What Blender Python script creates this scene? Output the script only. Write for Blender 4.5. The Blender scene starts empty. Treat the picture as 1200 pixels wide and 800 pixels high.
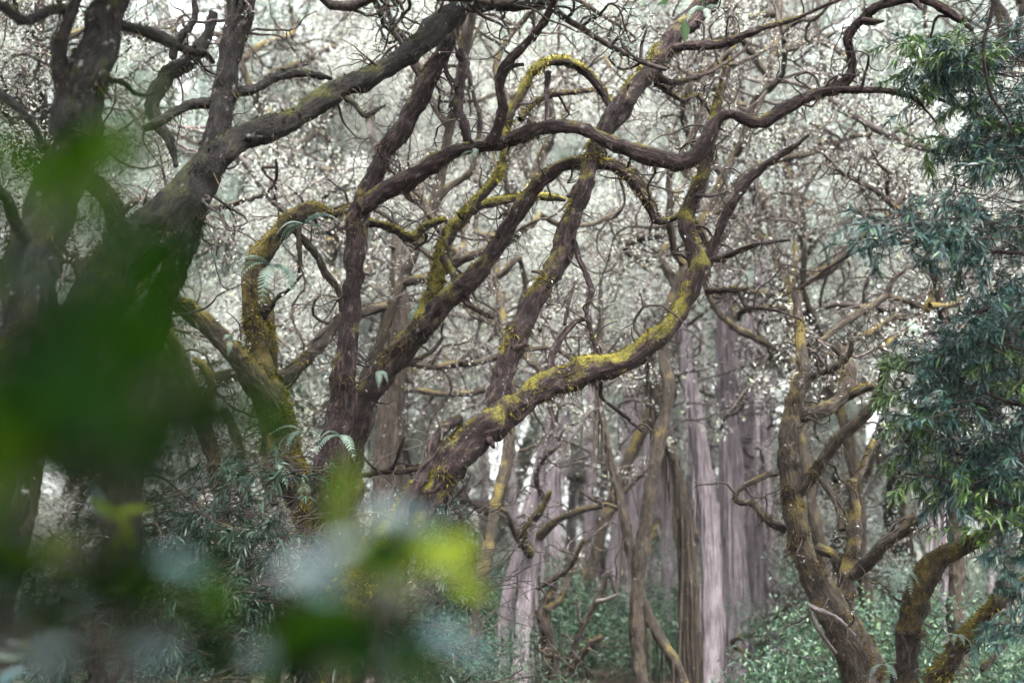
import bpy, math, random
import numpy as np
from mathutils import Vector

# ------------------------------------------------------------------ camera, sky, sun, exposure
scene = bpy.context.scene
COL = scene.collection
F_PX = 1667.0                      # 50 mm on a 36 mm sensor, 1200 px wide photograph
PITCH = math.radians(8.2)
CAM = np.array([0.0, 0.0, 1.6])
FWD = np.array([0, math.cos(PITCH), math.sin(PITCH)])
UPV = np.array([0, -math.sin(PITCH), math.cos(PITCH)])
RGT = np.array([1.0, 0, 0])

cam_d = bpy.data.cameras.new('camera')
cam = bpy.data.objects.new('camera', cam_d)
COL.objects.link(cam)
cam.location = CAM
cam.rotation_euler = (math.pi / 2 + PITCH, 0, 0)
cam_d.lens = 50
cam_d.sensor_width = 36
cam_d.clip_start = 0.05
cam_d.clip_end = 2000
cam_d.dof.use_dof = True
cam_d.dof.focus_distance = 9.8
cam_d.dof.aperture_fstop = 1.2
scene.camera = cam

SUN_EL, SUN_AZ = math.radians(53), math.radians(165)    # high, from behind the camera and a little right
w = bpy.data.worlds.new('World')
scene.world = w
w.use_nodes = True
nt = w.node_tree
nt.nodes.clear()
sky = nt.nodes.new('ShaderNodeTexSky')
sky.sky_type = 'NISHITA'
sky.sun_disc = False
sky.sun_elevation = SUN_EL
sky.sun_rotation = SUN_AZ
sky.dust_density = 4.0
sky.air_density = 1.0
hs = nt.nodes.new('ShaderNodeHueSaturation')            # overcast: the blue washed out of the sky
hs.inputs['Saturation'].default_value = 0.22
bg = nt.nodes.new('ShaderNodeBackground')
bg.inputs['Strength'].default_value = 0.15
wo = nt.nodes.new('ShaderNodeOutputWorld')
nt.links.new(sky.outputs[0], hs.inputs['Color'])
nt.links.new(hs.outputs[0], bg.inputs['Color'])
nt.links.new(bg.outputs[0], wo.inputs['Surface'])

sun_d = bpy.data.lights.new('sun', 'SUN')
sun_d.energy = 1.4
sun_d.angle = math.radians(18)
sun_d.color = (1.0, 0.96, 0.9)
sun = bpy.data.objects.new('sun', sun_d)
COL.objects.link(sun)
sdir = Vector((math.sin(SUN_AZ) * math.cos(SUN_EL), math.cos(SUN_AZ) * math.cos(SUN_EL), math.sin(SUN_EL)))
sun.rotation_euler = sdir.to_track_quat('Z', 'Y').to_euler()

vs = scene.view_settings
vs.view_transform = 'Standard'
vs.look = 'None'
vs.exposure = 3.8
vs.gamma = 1.0
scene.render.engine = 'CYCLES'
cy = scene.cycles
cy.max_bounces = 5
cy.diffuse_bounces = 3
cy.glossy_bounces = 2
cy.transmission_bounces = 3
cy.volume_bounces = 1
cy.transparent_max_bounces = 4
cy.caustics_reflective = False
cy.caustics_refractive = False
cy.sample_clamp_indirect = 4.0
cy.use_denoising = True
cy.use_adaptive_sampling = True
cy.adaptive_threshold = 0.02

# ------------------------------------------------------------------ helpers
rng = np.random.default_rng(7)


def at(x, y, d):
    """a point seen at photograph pixel x, y and d metres in front of the camera"""
    return CAM + FWD * d + RGT * ((x - 600) / F_PX * d) + UPV * ((400 - y) / F_PX * d)


def nrm(v):
    return v / np.maximum(np.linalg.norm(v, axis=-1, keepdims=True), 1e-9)


def hash3(i, seed):
    h = (i[..., 0] * 374761393 + i[..., 1] * 668265263 + i[..., 2] * 2147483647 + seed * 974711) & 0xffffffff
    h = ((h ^ (h >> 13)) * 1274126177) & 0xffffffff
    h = h ^ (h >> 16)
    return (h & 0xffffff) / float(0xffffff)


def vnoise(p, seed=0):
    """value noise in -1..1"""
    p = np.asarray(p, float)
    i = np.floor(p).astype(np.int64)
    f = p - i
    f = f * f * (3 - 2 * f)
    out = 0
    for a in (0, 1):
        for b in (0, 1):
            for c in (0, 1):
                wgt = (f[..., 0] if a else 1 - f[..., 0]) * (f[..., 1] if b else 1 - f[..., 1]) * (f[..., 2] if c else 1 - f[..., 2])
                out = out + wgt * hash3(i + np.array([a, b, c]), seed)
    return out * 2 - 1


class Geo:
    def __init__(self):
        self.v, self.q, self.t, self.fib, self.mo = [], [], [], [], []
        self.n = 0

    def add(self, v, q=None, t=None, fib=None, mo=None):
        v = np.asarray(v, float).reshape(-1, 3)
        if q is not None and len(q):
            self.q.append(np.asarray(q, np.int64) + self.n)
        if t is not None and len(t):
            self.t.append(np.asarray(t, np.int64) + self.n)
        self.v.append(v)
        self.fib.append(v if fib is None else fib)
        self.mo.append(np.zeros(len(v)) if mo is None else mo)
        self.n += len(v)

    def mesh(self, name, mat, smooth=True, attrs=True):
        me = bpy.data.meshes.new(name)
        v = np.concatenate(self.v) if self.v else np.zeros((0, 3))
        q = np.concatenate(self.q) if self.q else np.zeros((0, 4), np.int64)
        t = np.concatenate(self.t) if self.t else np.zeros((0, 3), np.int64)
        me.vertices.add(len(v))
        me.vertices.foreach_set('co', v.astype(np.float32).ravel())
        me.loops.add(q.size + t.size)
        me.loops.foreach_set('vertex_index', np.concatenate([q.ravel(), t.ravel()]).astype(np.int32))
        me.polygons.add(len(q) + len(t))
        starts = np.concatenate([np.arange(len(q)) * 4, q.size + np.arange(len(t)) * 3]).astype(np.int32)
        me.polygons.foreach_set('loop_start', starts)
        me.polygons.foreach_set('use_smooth', np.full(len(q) + len(t), smooth))
        if attrs:
            a = me.attributes.new('fib', 'FLOAT_VECTOR', 'POINT')
            a.data.foreach_set('vector', np.concatenate(self.fib).astype(np.float32).ravel())
            a = me.attributes.new('moss', 'FLOAT', 'POINT')
            a.data.foreach_set('value', np.concatenate(self.mo).astype(np.float32))
        me.update(calc_edges=True)
        me.materials.append(mat)
        return me

    def obj(self, name, mat, parent=None, smooth=True, attrs=True, kind=None):
        o = bpy.data.objects.new(name, self.mesh(name, mat, smooth, attrs))
        COL.objects.link(o)
        if parent is not None:
            o.parent = parent
            o.matrix_parent_inverse.identity()
            # children are modelled in world space: cancel the parent's offset
            o.location = tuple(-np.array(parent.location)) if o.parent.rotation_euler.z == 0 else (0, 0, 0)
        if kind:
            o['kind'] = kind
        return o


def thing(name, label, cat, loc=(0, 0, 0), group=None):
    o = bpy.data.objects.new(name, None)
    COL.objects.link(o)
    o.location = tuple(float(c) for c in loc)
    o.empty_display_size = 0.2
    o['label'] = label
    o['category'] = cat
    if group:
        o['group'] = group
    return o


def copy_tree(src, loc, rz, sc, label=None, group=None):
    r = src.copy()
    COL.objects.link(r)
    r.location = tuple(float(c) for c in loc)
    r.rotation_euler = (0, 0, rz)
    r.scale = (sc, sc, sc)
    if label:
        r['label'] = label
    if group:
        r['group'] = group
    for ch in list(src.children):
        c = ch.copy()
        COL.objects.link(c)
        c.parent = r
        for g in list(ch.children):
            d = g.copy()
            COL.objects.link(d)
            d.parent = c
    return r


def resample(P, R, M, step_of_r=0.55, min_step=0.03):
    """Catmull-Rom through the traced points, resampled to about even rings"""
    P = np.asarray(P, float)
    n = len(P)
    ext = np.vstack([2 * P[0] - P[1], P, 2 * P[-1] - P[-2]])
    out, ro, mo = [], [], []
    for k in range(n - 1):
        p0, p1, p2, p3 = ext[k:k + 4]
        L = np.linalg.norm(p2 - p1)
        m = max(2, int(L / max(min_step, step_of_r * 0.5 * (R[k] + R[k + 1]))))
        m = min(m, 60)
        t = (np.arange(m) / m)[:, None]
        c = 0.5 * ((2 * p1) + (-p0 + p2) * t + (2 * p0 - 5 * p1 + 4 * p2 - p3) * t ** 2 + (-p0 + 3 * p1 - 3 * p2 + p3) * t ** 3)
        out.append(c)
        ro.append(R[k] + (R[k + 1] - R[k]) * t[:, 0])
        mo.append(M[k] + (M[k + 1] - M[k]) * t[:, 0])
    out.append(P[-1:])
    ro.append(np.array([R[-1]]))
    mo.append(np.array([M[-1]]))
    return np.vstack(out), np.concatenate(ro), np.concatenate(mo)


def frames(P):
    T = nrm(np.gradient(P, axis=0))
    N = np.zeros_like(P)
    a = np.array([0, 0, 1.0]) if abs(T[0][2]) < 0.9 else np.array([1.0, 0, 0])
    nn = np.cross(T[0], a)
    nn /= np.linalg.norm(nn)
    for i in range(len(P)):
        nn = nn - T[i] * np.dot(nn, T[i])
        nn /= max(np.linalg.norm(nn), 1e-9)
        N[i] = nn
    return T, N, np.cross(T, N)


def tube(g, P, R, M=None, ns=14, rough=0.10, flute=0.06, seed=0, cap=True, swl=0.16):
    """one limb: rings with flutes, lumps and bark ridges; returns rings for tufts"""
    P = np.asarray(P, float)
    R = np.asarray(R, float)
    M = np.zeros(len(P)) if M is None else np.asarray(M, float)
    T, N, B = frames(P)
    s = np.concatenate([[0], np.cumsum(np.linalg.norm(np.diff(P, axis=0), axis=1))])
    th = np.linspace(0, 2 * np.pi, ns, endpoint=False)
    S, TH = np.meshgrid(s, th, indexing='ij')
    ph = seed * 1.7
    tw = TH + S * 0.9 / max(R.mean(), 0.02) * 0.12
    k = 1 + flute * (np.sin(3 * tw + ph) + 0.6 * np.sin(5 * tw + 2 * ph + S * 1.3))
    swell = 1 + swl * vnoise(np.stack([s / max(R.mean() * 5.0, 0.05), np.full(len(s), seed * 1.3), np.zeros(len(s))], -1), seed) + 0.6 * swl * vnoise(np.stack([s / max(R.mean() * 2.0, 0.03), np.full(len(s), seed * 2.3), np.zeros(len(s))], -1), seed + 1)
    rad = np.array(R)[:, None] * k * swell[:, None]
    d = np.cos(TH)[..., None] * N[:, None, :] + np.sin(TH)[..., None] * B[:, None, :]
    V = P[:, None, :] + d * rad[..., None]
    fib0 = np.stack([np.cos(TH) * R[:, None], np.sin(TH) * R[:, None], S + seed * 3.3], -1)
    if rough > 0:
        rm = np.array(R)[:, None]
        q = V / np.maximum(R.mean() * 1.1, 0.02)
        qf = fib0 * np.array([1, 1, 0.3]) / np.maximum(R.mean() * 0.28, 0.006)      # ridges that run along the limb
        rad2 = rad + rm * rough * (vnoise(q, seed) + 0.6 * vnoise(q * 2.3, seed + 5) + 0.35 * vnoise(q * 5.1, seed + 9) + 0.75 * vnoise(qf, seed + 3))
        V = P[:, None, :] + d * rad2[..., None]
    fib = np.stack([np.cos(TH) * R[:, None], np.sin(TH) * R[:, None], S + seed * 3.3], -1)
    n = len(P)
    i = np.arange(n - 1)[:, None] * ns
    j = np.arange(ns)[None, :]
    j2 = (j + 1) % ns
    q = np.stack([i + j, i + j2, i + ns + j2, i + ns + j], -1).reshape(-1, 4)
    vv = V.reshape(-1, 3)
    ff = fib.reshape(-1, 3)
    mm = np.repeat(M, ns)
    t = None
    if cap:
        vv = np.vstack([vv, P[-1] + T[-1] * R[-1] * 0.5])
        ff = np.vstack([ff, [0, 0, S[-1, 0]]])
        mm = np.append(mm, M[-1])
        e = (n - 1) * ns
        t = np.array([[e + a, e + (a + 1) % ns, n * ns] for a in range(ns)])
    g.add(vv, q, t, ff, mm)
    return V, d, M


def twig_tube(g, P, r0, r1, ns=4):
    P = np.asarray(P)
    n = len(P)
    T = nrm(np.gradient(P, axis=0))
    a = np.where(np.abs(T[:, 2:3]) < 0.9, np.array([[0, 0, 1.0]]), np.array([[1.0, 0, 0]]))
    N = nrm(np.cross(T, a))
    B = np.cross(T, N)
    R = np.linspace(r0, r1, n)
    th = np.linspace(0, 2 * np.pi, ns, endpoint=False)
    V = P[:, None] + R[:, None, None] * (np.cos(th)[None, :, None] * N[:, None] + np.sin(th)[None, :, None] * B[:, None])
    i = np.arange(n - 1)[:, None] * ns
    j = np.arange(ns)[None]
    j2 = (j + 1) % ns
    g.add(V.reshape(-1, 3), np.stack([i + j, i + j2, i + ns + j2, i + ns + j], -1).reshape(-1, 4))


def blades(g, P, D, L, W, bend=None):
    """thin tapered blades (moss tufts, fibres): one triangle pair each"""
    n = len(P)
    side = nrm(np.cross(D, nrm(rng.normal(size=(n, 3)))))
    mid = P + D * (L * 0.55)[:, None]
    tip = P + D * L[:, None]
    if bend is not None:
        mid = mid + bend * 0.35
        tip = tip + bend
    v = np.stack([P - side * W[:, None] / 2, P + side * W[:, None] / 2, mid + side * W[:, None] * .35, mid - side * W[:, None] * .35, tip], 1)
    b = np.arange(n)[:, None] * 5
    g.add(v.reshape(-1, 3), b + np.array([[0, 1, 2, 3]]), b + np.array([[3, 2, 4]]))


def rhombs(g, P, D, L, W, fold=0.25):
    """small simple leaves"""
    n = len(P)
    D = nrm(D)
    side = nrm(np.cross(D, nrm(rng.normal(size=(n, 3)) + np.array([0, 0, 0.8]))))
    up = np.cross(side, D)
    m = P + D * (L * 0.45)[:, None]
    lift = up * (W * fold)[:, None]
    v = np.stack([P, m + side * W[:, None] / 2 + lift, P + D * L[:, None], m - side * W[:, None] / 2 + lift], 1)
    b = np.arange(n)[:, None] * 4
    g.add(v.reshape(-1, 3), None, np.concatenate([b + np.array([[0, 1, 2]]), b + np.array([[0, 2, 3]])]))


def lances(g, P, D, L, W, droop=0.35):
    """long narrow leaves: bent, six points each"""
    n = len(P)
    D = nrm(D)
    side = nrm(np.cross(D, nrm(rng.normal(size=(n, 3)) * 0.6 + np.array([0, 0, 1.0]))))
    g1 = np.array([0, 0, -1.0])
    a = P + D * (L * .3)[:, None] + g1 * (L * droop * .10)[:, None]
    c = P + D * (L * .68)[:, None] + g1 * (L * droop * .42)[:, None]
    tip = P + D * (L * .97)[:, None] + g1 * (L * droop)[:, None]
    h = side * W[:, None] / 2
    v = np.stack([P, a + h, a - h, c + h * .85, c - h * .85, tip], 1)
    b = np.arange(n)[:, None] * 6
    g.add(v.reshape(-1, 3), b + np.array([[1, 3, 4, 2]]), np.concatenate([b + np.array([[0, 1, 2]]), b + np.array([[3, 5, 4]])]))


def walk(p, d, L, step, wander, up=0.0, r=None, keep=0.0):
    """a crooked path; keep pulls it back to its first heading"""
    r = rng if r is None else r
    n = max(3, int(L / step))
    P = [p]
    d = d / math.sqrt(d.dot(d))
    d0 = d
    N_ = r.normal(size=(n + 1, 3)) * wander
    cur = N_[n]
    K_ = r.random(n)
    for k in range(n):
        cur = cur * 0.55 + N_[k]
        if K_[k] < 0.13:
            cur = cur + N_[(k * 7 + 3) % n] * 1.5
        d = d + cur + d0 * keep
        d[2] += up
        d = d / math.sqrt(d.dot(d))
        p = p + d * step
        P.append(p)
    return np.array(P)


# ------------------------------------------------------------------ materials (all procedural)
def new_mat(name):
    m = bpy.data.materials.new(name)
    m.use_nodes = True
    n = m.node_tree
    n.nodes.clear()
    out = n.nodes.new('ShaderNodeOutputMaterial')
    return m, n, out


def ramp(n, stops, interp='LINEAR'):
    r = n.nodes.new('ShaderNodeValToRGB')
    r.color_ramp.interpolation = interp
    els = r.color_ramp.elements
    while len(els) < len(stops):
        els.new(0.5)
    for e, (p, c) in zip(els, stops):
        e.position = p
        e.color = (*c, 1)
    return r


def noise(n, vec, scale, detail=3, rough=0.6):
    t = n.nodes.new('ShaderNodeTexNoise')
    t.inputs['Scale'].default_value = scale
    t.inputs['Detail'].default_value = detail
    t.inputs['Roughness'].default_value = rough
    n.links.new(vec, t.inputs['Vector'])
    return t


def math_n(n, op, a, b=None, clamp=False):
    m = n.nodes.new('ShaderNodeMath')
    m.operation = op
    m.use_clamp = clamp
    for i, v in enumerate((a, b)):
        if v is None:
            continue
        if isinstance(v, (int, float)):
            m.inputs[i].default_value = v
        else:
            n.links.new(v, m.inputs[i])
    return m.outputs[0]


def mixc(n, fac, a, b):
    m = n.nodes.new('ShaderNodeMix')
    m.data_type = 'RGBA'
    n.links.new(fac, m.inputs[0])
    for k, v in ((6, a), (7, b)):
        if isinstance(v, tuple):
            m.inputs[k].default_value = (*v, 1)
        else:
            n.links.new(v, m.inputs[k])
    return m.outputs[2]


def bark_mat(name, stops, moss_stops, stretch=(46, 46, 12), bump=0.6, lichen=(0.45, 0.42, 0.42), lichen_amt=0.62, rough=0.95):
    m, n, out = new_mat(name)
    att = n.nodes.new('ShaderNodeAttribute')
    att.attribute_name = 'fib'
    mp = n.nodes.new('ShaderNodeMapping')
    mp.inputs['Scale'].default_value = stretch
    n.links.new(att.outputs['Vector'], mp.inputs['Vector'])
    fibre = noise(n, mp.outputs[0], 1.0, 4, 0.65)
    tc = n.nodes.new('ShaderNodeTexCoord')
    patch = noise(n, tc.outputs['Object'], 5.0, 4, 0.65)
    fine = noise(n, tc.outputs['Object'], 60.0, 3, 0.7)
    col = ramp(n, stops)
    mixv = math_n(n, 'ADD', math_n(n, 'MULTIPLY', fibre.outputs[0], 0.7), math_n(n, 'MULTIPLY', patch.outputs[0], 0.3))
    n.links.new(mixv, col.inputs[0])
    # pale lichen crust in patches
    lm = ramp(n, [(lichen_amt, (0, 0, 0)), (lichen_amt + 0.08, (1, 1, 1))])
    lp = noise(n, tc.outputs['Object'], 14.0, 5, 0.7)
    n.links.new(lp.outputs[0], lm.inputs[0])
    c1 = mixc(n, math_n(n, 'MULTIPLY', lm.outputs[0], 0.3), col.outputs[0], lichen)
    # moss: grows on the upper side of a limb, in ragged cushions
    geo = n.nodes.new('ShaderNodeNewGeometry')
    sep = n.nodes.new('ShaderNodeSeparateXYZ')
    n.links.new(geo.outputs['Normal'], sep.inputs[0])
    am = n.nodes.new('ShaderNodeAttribute')
    am.attribute_name = 'moss'
    mv = math_n(n, 'ADD', math_n(n, 'MULTIPLY', sep.outputs[2], 0.42), am.outputs['Fac'])
    mv = math_n(n, 'ADD', mv, math_n(n, 'MULTIPLY', math_n(n, 'SUBTRACT', patch.outputs[0], 0.5), 2.3))
    mv = math_n(n, 'ADD', mv, math_n(n, 'MULTIPLY', math_n(n, 'SUBTRACT', fine.outputs[0], 0.5), 0.5))
    mr = ramp(n, [(0.44, (0, 0, 0)), (0.72, (1, 1, 1))])
    n.links.new(mv, mr.inputs[0])
    mc = ramp(n, moss_stops)
    n.links.new(math_n(n, 'ADD', math_n(n, 'MULTIPLY', fine.outputs[0], 0.55), math_n(n, 'MULTIPLY', mv, 0.35)), mc.inputs[0])
    c2 = mixc(n, mr.outputs[0], c1, mc.outputs[0])
    b = n.nodes.new('ShaderNodeBsdfPrincipled')
    b.inputs['Roughness'].default_value = rough
    b.inputs['Specular IOR Level'].default_value = 0.2
    n.links.new(c2, b.inputs['Base Color'])
    bp = n.nodes.new('ShaderNodeBump')
    bp.inputs['Strength'].default_value = bump
    bp.inputs['Distance'].default_value = 0.03
    hgt = math_n(n, 'ADD', fibre.outputs[0], math_n(n, 'MULTIPLY', fine.outputs[0], 0.5))
    n.links.new(hgt, bp.inputs['Height'])
    n.links.new(bp.outputs[0], b.inputs['Normal'])
    n.links.new(b.outputs[0], out.inputs[0])
    return m


def leaf_mat(name, stops, rough=0.45, trans=0.35, spec=0.5, tcol=None, by=0.85):
    m, n, out = new_mat(name)
    geo = n.nodes.new('ShaderNodeNewGeometry')
    oi = n.nodes.new('ShaderNodeObjectInfo')
    v = math_n(n, 'ADD', math_n(n, 'MULTIPLY', geo.outputs['Random Per Island'], by), math_n(n, 'MULTIPLY', oi.outputs['Random'], 1.0 - by))
    c = ramp(n, stops)
    n.links.new(v, c.inputs[0])
    b = n.nodes.new('ShaderNodeBsdfPrincipled')
    b.inputs['Roughness'].default_value = rough
    b.inputs['Specular IOR Level'].default_value = spec
    n.links.new(c.outputs[0], b.inputs['Base Color'])
    t = n.nodes.new('ShaderNodeBsdfTranslucent')
    if tcol is None:
        n.links.new(c.outputs[0], t.inputs[0])
    else:
        t.inputs[0].default_value = (*tcol, 1)
    mx = n.nodes.new('ShaderNodeMixShader')
    mx.inputs[0].default_value = trans
    n.links.new(b.outputs[0], mx.inputs[1])
    n.links.new(t.outputs[0], mx.inputs[2])
    n.links.new(mx.outputs[0], out.inputs[0])
    return m


MOSS_Y = [(0.2, (0.012, 0.0095, 0.004)), (0.42, (0.040, 0.034, 0.010)), (0.6, (0.085, 0.077, 0.014)), (0.85, (0.22, 0.19, 0.025))]
MOSS_B = [(0.25, (0.016, 0.0125, 0.006)), (0.5, (0.047, 0.037, 0.012)), (0.8, (0.13, 0.10, 0.024))]
M_BARK = bark_mat('dark_fibrous_bark', [(0.32, (0.0024, 0.0015, 0.0015)), (0.5, (0.0120, 0.0076, 0.0075)), (0.72, (0.082, 0.056, 0.056))], MOSS_Y, bump=1.0)
M_BARKB = bark_mat('brown_mossy_bark', [(0.32, (0.0045, 0.0034, 0.0026)), (0.5, (0.018, 0.0138, 0.0105)), (0.72, (0.070, 0.056, 0.045))], MOSS_B, bump=1.0)
M_PINK = bark_mat('pale_stringy_bark', [(0.30, (0.044, 0.036, 0.041)), (0.5, (0.125, 0.106, 0.117)), (0.70, (0.28, 0.248, 0.270))], MOSS_B, stretch=(50, 50, 4.0), bump=1.0, lichen=(0.42, 0.40, 0.42))
MOSS_D = [(0.25, (0.006, 0.007, 0.002)), (0.5, (0.018, 0.019, 0.005)), (0.8, (0.055, 0.052, 0.010))]  # moss tones of the left trees, darkened to stand for shade
M_SHADED = bark_mat('shade_darkened_bark', [(0.32, (0.0015, 0.0012, 0.0012)), (0.5, (0.0065, 0.0056, 0.0052)), (0.72, (0.034, 0.029, 0.028))], MOSS_D, bump=1.0)  # shade on the left trees put into a darker bark colour
M_TWIG = bark_mat('grey_twig_bark', [(0.30, (0.007, 0.0055, 0.005)), (0.5, (0.022, 0.0175, 0.016)), (0.72, (0.07, 0.058, 0.054))], MOSS_B, stretch=(30, 30, 8), bump=0.3)
M_DEAD = bark_mat('bleached_dead_wood', [(0.30, (0.03, 0.026, 0.024)), (0.5, (0.075, 0.066, 0.062)), (0.72, (0.17, 0.15, 0.145))], MOSS_B, stretch=(60, 60, 5), bump=0.8)
M_TWIGP = bark_mat('pale_twig_bark', [(0.30, (0.016, 0.013, 0.012)), (0.5, (0.045, 0.037, 0.035)), (0.72, (0.11, 0.094, 0.09))], MOSS_B, stretch=(30, 30, 8), bump=0.3)
M_MOSS = leaf_mat('yellow_green_moss', [(0.0, (0.020, 0.020, 0.005)), (0.5, (0.070, 0.064, 0.011)), (1.0, (0.22, 0.185, 0.022))], 0.9, 0.3, 0.1)
M_MOSSB = leaf_mat('brown_moss', [(0.0, (0.022, 0.016, 0.009)), (0.6, (0.060, 0.045, 0.018)), (1.0, (0.12, 0.092, 0.028))], 0.9, 0.25, 0.1)
M_MOSSD = leaf_mat('shade_darkened_moss', [(0.0, (0.006, 0.006, 0.002)), (0.6, (0.018, 0.018, 0.005)), (1.0, (0.06, 0.055, 0.010))], 0.9, 0.25, 0.1)  # tufts for the left trees, their shade put into the colour
M_LEAFA = leaf_mat('pale_silver_green_leaf', [(0.0, (0.17, 0.185, 0.165)), (0.5, (0.28, 0.297, 0.272)), (0.85, (0.37, 0.378, 0.350)), (1.0, (0.32, 0.41, 0.12))], 0.5, 0.45, 0.3)
M_LEAFB = leaf_mat('silver_teal_leaf', [(0.0, (0.12, 0.160, 0.135)), (0.5, (0.21, 0.270, 0.230)), (0.9, (0.30, 0.36, 0.31)), (1.0, (0.24, 0.40, 0.12))], 0.5, 0.45, 0.3)
M_WILLOW = leaf_mat('blue_green_lance_leaf', [(0.0, (0.004, 0.013, 0.013)), (0.5, (0.013, 0.039, 0.036)), (0.85, (0.027, 0.070, 0.062)), (1.0, (0.048, 0.11, 0.018))], 0.36, 0.25, 0.45)
M_BUSH = leaf_mat('dark_narrow_bush_leaf', [(0.0, (0.004, 0.012, 0.008)), (0.5, (0.010, 0.028, 0.019)), (1.0, (0.028, 0.060, 0.032))], 0.42, 0.3, 0.35)
M_SHRUB = leaf_mat('green_shrub_leaf', [(0.0, (0.011, 0.029, 0.018)), (0.5, (0.024, 0.058, 0.036)), (1.0, (0.06, 0.105, 0.045))], 0.42, 0.3, 0.4)
M_FERN = leaf_mat('pale_fern_frond', [(0.0, (0.06, 0.10, 0.075)), (1.0, (0.13, 0.18, 0.14))], 0.5, 0.3, 0.4)
M_YELLOWG = leaf_mat('lime_young_leaf', [(0.0, (0.022, 0.050, 0.001)), (1.0, (0.085, 0.115, 0.003))], 0.6, 0.55, 0.1, by=0.0)
M_FIBRE = leaf_mat('dark_hanging_fibre', [(0.0, (0.010, 0.008, 0.006)), (0.7, (0.030, 0.024, 0.017)), (1.0, (0.075, 0.060, 0.030))], 0.9, 0.15, 0.1)
M_LIMEW = leaf_mat('lit_green_lance_leaf', [(0.0, (0.012, 0.032, 0.014)), (0.5, (0.030, 0.070, 0.020)), (1.0, (0.075, 0.13, 0.018))], 0.36, 0.3, 0.5)  # lit patches of the lance foliage, put in as a greener leaf colour
M_OLIVE = leaf_mat('deep_green_broad_leaf', [(0.0, (0.0002, 0.0035, 0.0001)), (0.65, (0.001, 0.010, 0.0002)), (1.0, (0.020, 0.048, 0.0004))], 0.75, 0.5, 0.03, by=0.0)
M_SKYLEAF = leaf_mat('sky_sheen_leaf', [(0.0, (0.006, 0.026, 0.027)), (1.0, (0.020, 0.044, 0.050))], 0.45, 0.15, 0.35, by=0.0)  # sky reflected by glossy leaves, put into a pale blue-grey base colour
M_PINKL = leaf_mat('dry_pinkish_leaf', [(0.0, (0.20, 0.12, 0.11)), (1.0, (0.42, 0.29, 0.27))], 0.7, 0.35, 0.2)


def ground_mat():
    m, n, out = new_mat('forest_floor')
    tc = n.nodes.new('ShaderNodeTexCoord')
    a = noise(n, tc.outputs['Object'], 1.3, 6, 0.7)
    b2 = noise(n, tc.outputs['Object'], 22.0, 4, 0.7)
    c = ramp(n, [(0.35, (0.035, 0.026, 0.018)), (0.5, (0.07, 0.052, 0.035)), (0.65, (0.05, 0.06, 0.025))])
    n.links.new(math_n(n, 'ADD', math_n(n, 'MULTIPLY', a.outputs[0], 0.6), math_n(n, 'MULTIPLY', b2.outputs[0], 0.4)), c.inputs[0])
    b = n.nodes.new('ShaderNodeBsdfPrincipled')
    b.inputs['Roughness'].default_value = 0.95
    n.links.new(c.outputs[0], b.inputs['Base Color'])
    bp = n.nodes.new('ShaderNodeBump')
    bp.inputs['Distance'].default_value = 0.05
    n.links.new(b2.outputs[0], bp.inputs['Height'])
    n.links.new(bp.outputs[0], b.inputs['Normal'])
    n.links.new(b.outputs[0], out.inputs[0])
    return m


REGIONS = ((180, 'between the dark near trunks at left'), (360, 'behind the ochre mossed trunk'), (520, 'beside the central dark stem'), (640, 'behind the big leaning trunk'),
           (720, 'above the dead stump'), (800, 'around the slanted slender stem'), (900, 'near the white-striped trunk'), (1000, 'behind the many-armed tree'), (9999, 'behind the right-edge foliage'))
ORD = ('first', 'second', 'third', 'fourth', 'fifth', 'sixth', 'seventh', 'eighth', 'ninth', 'tenth', 'eleventh', 'twelfth')


def region_of(x):
    return next(t for lim, t in REGIONS if x < lim)


def which(items, prefix, how):
    """items: (x, order, kind) -> one label each, told apart by what they stand beside and by their order there"""
    out = [None] * len(items)
    seen = {}
    for i in sorted(range(len(items)), key=lambda q: items[q][1]):
        k = (region_of(items[i][0]), items[i][2])
        n_ = seen[k] = seen.get(k, -1) + 1
        out[i] = '%s %s, %s %s' % (prefix[items[i][2]], k[0], ORD[n_], how)
    return out


# ------------------------------------------------------------------ the ground
def ground_z(x, y):
    p = np.stack([np.asarray(x, float) * 0.16, np.asarray(y, float) * 0.16, np.zeros_like(np.asarray(x, float))], -1)
    q = p * 3.1
    return 0.18 * vnoise(p, 3) + 0.06 * vnoise(q, 4) - 0.1


gx = np.concatenate([np.linspace(-400, -40, 13), np.linspace(-36, 36, 73), np.linspace(40, 400, 13)])
gy = np.concatenate([np.linspace(-60, -6, 8), np.linspace(-5, 70, 76), np.linspace(75, 700, 16)])
X, Y = np.meshgrid(gx, gy, indexing='ij')
Z = ground_z(X, Y)
ny = len(gy)
ii = np.arange(len(gx) - 1)[:, None] * ny
jj = np.arange(ny - 1)[None]
g = Geo()
g.add(np.stack([X, Y, Z], -1), np.stack([ii + jj, ii + ny + jj, ii + ny + jj + 1, ii + jj + 1], -1).reshape(-1, 4))
o = g.obj('ground', ground_mat())
o['kind'] = 'structure'

# ------------------------------------------------------------------ traced trees
SEED = [0]


def limb_points(pts, d0, d1, moss, dw=None):
    """traced (x, y, width[, moss]) in photograph pixels -> points, radii, moss"""
    n = len(pts)
    ln = [0.0]
    for a, b in zip(pts[:-1], pts[1:]):
        ln.append(ln[-1] + math.hypot(a[0] - b[0], a[1] - b[1]))
    P, R, M = [], [], []
    for k, p in enumerate(pts):
        t = ln[k] / max(ln[-1], 1e-6)
        d = d0 + (d1 - d0) * t
        if dw:
            d += dw * math.sin(t * 9.0 + dw * 7)
        P.append(at(p[0], p[1], d))
        R.append(p[2] * (0.36 if p[2] > 14 else 0.40) * d / F_PX)
        M.append(p[3] if len(p) > 3 else moss)
    return np.array(P), np.array(R), np.array(M)


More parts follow.
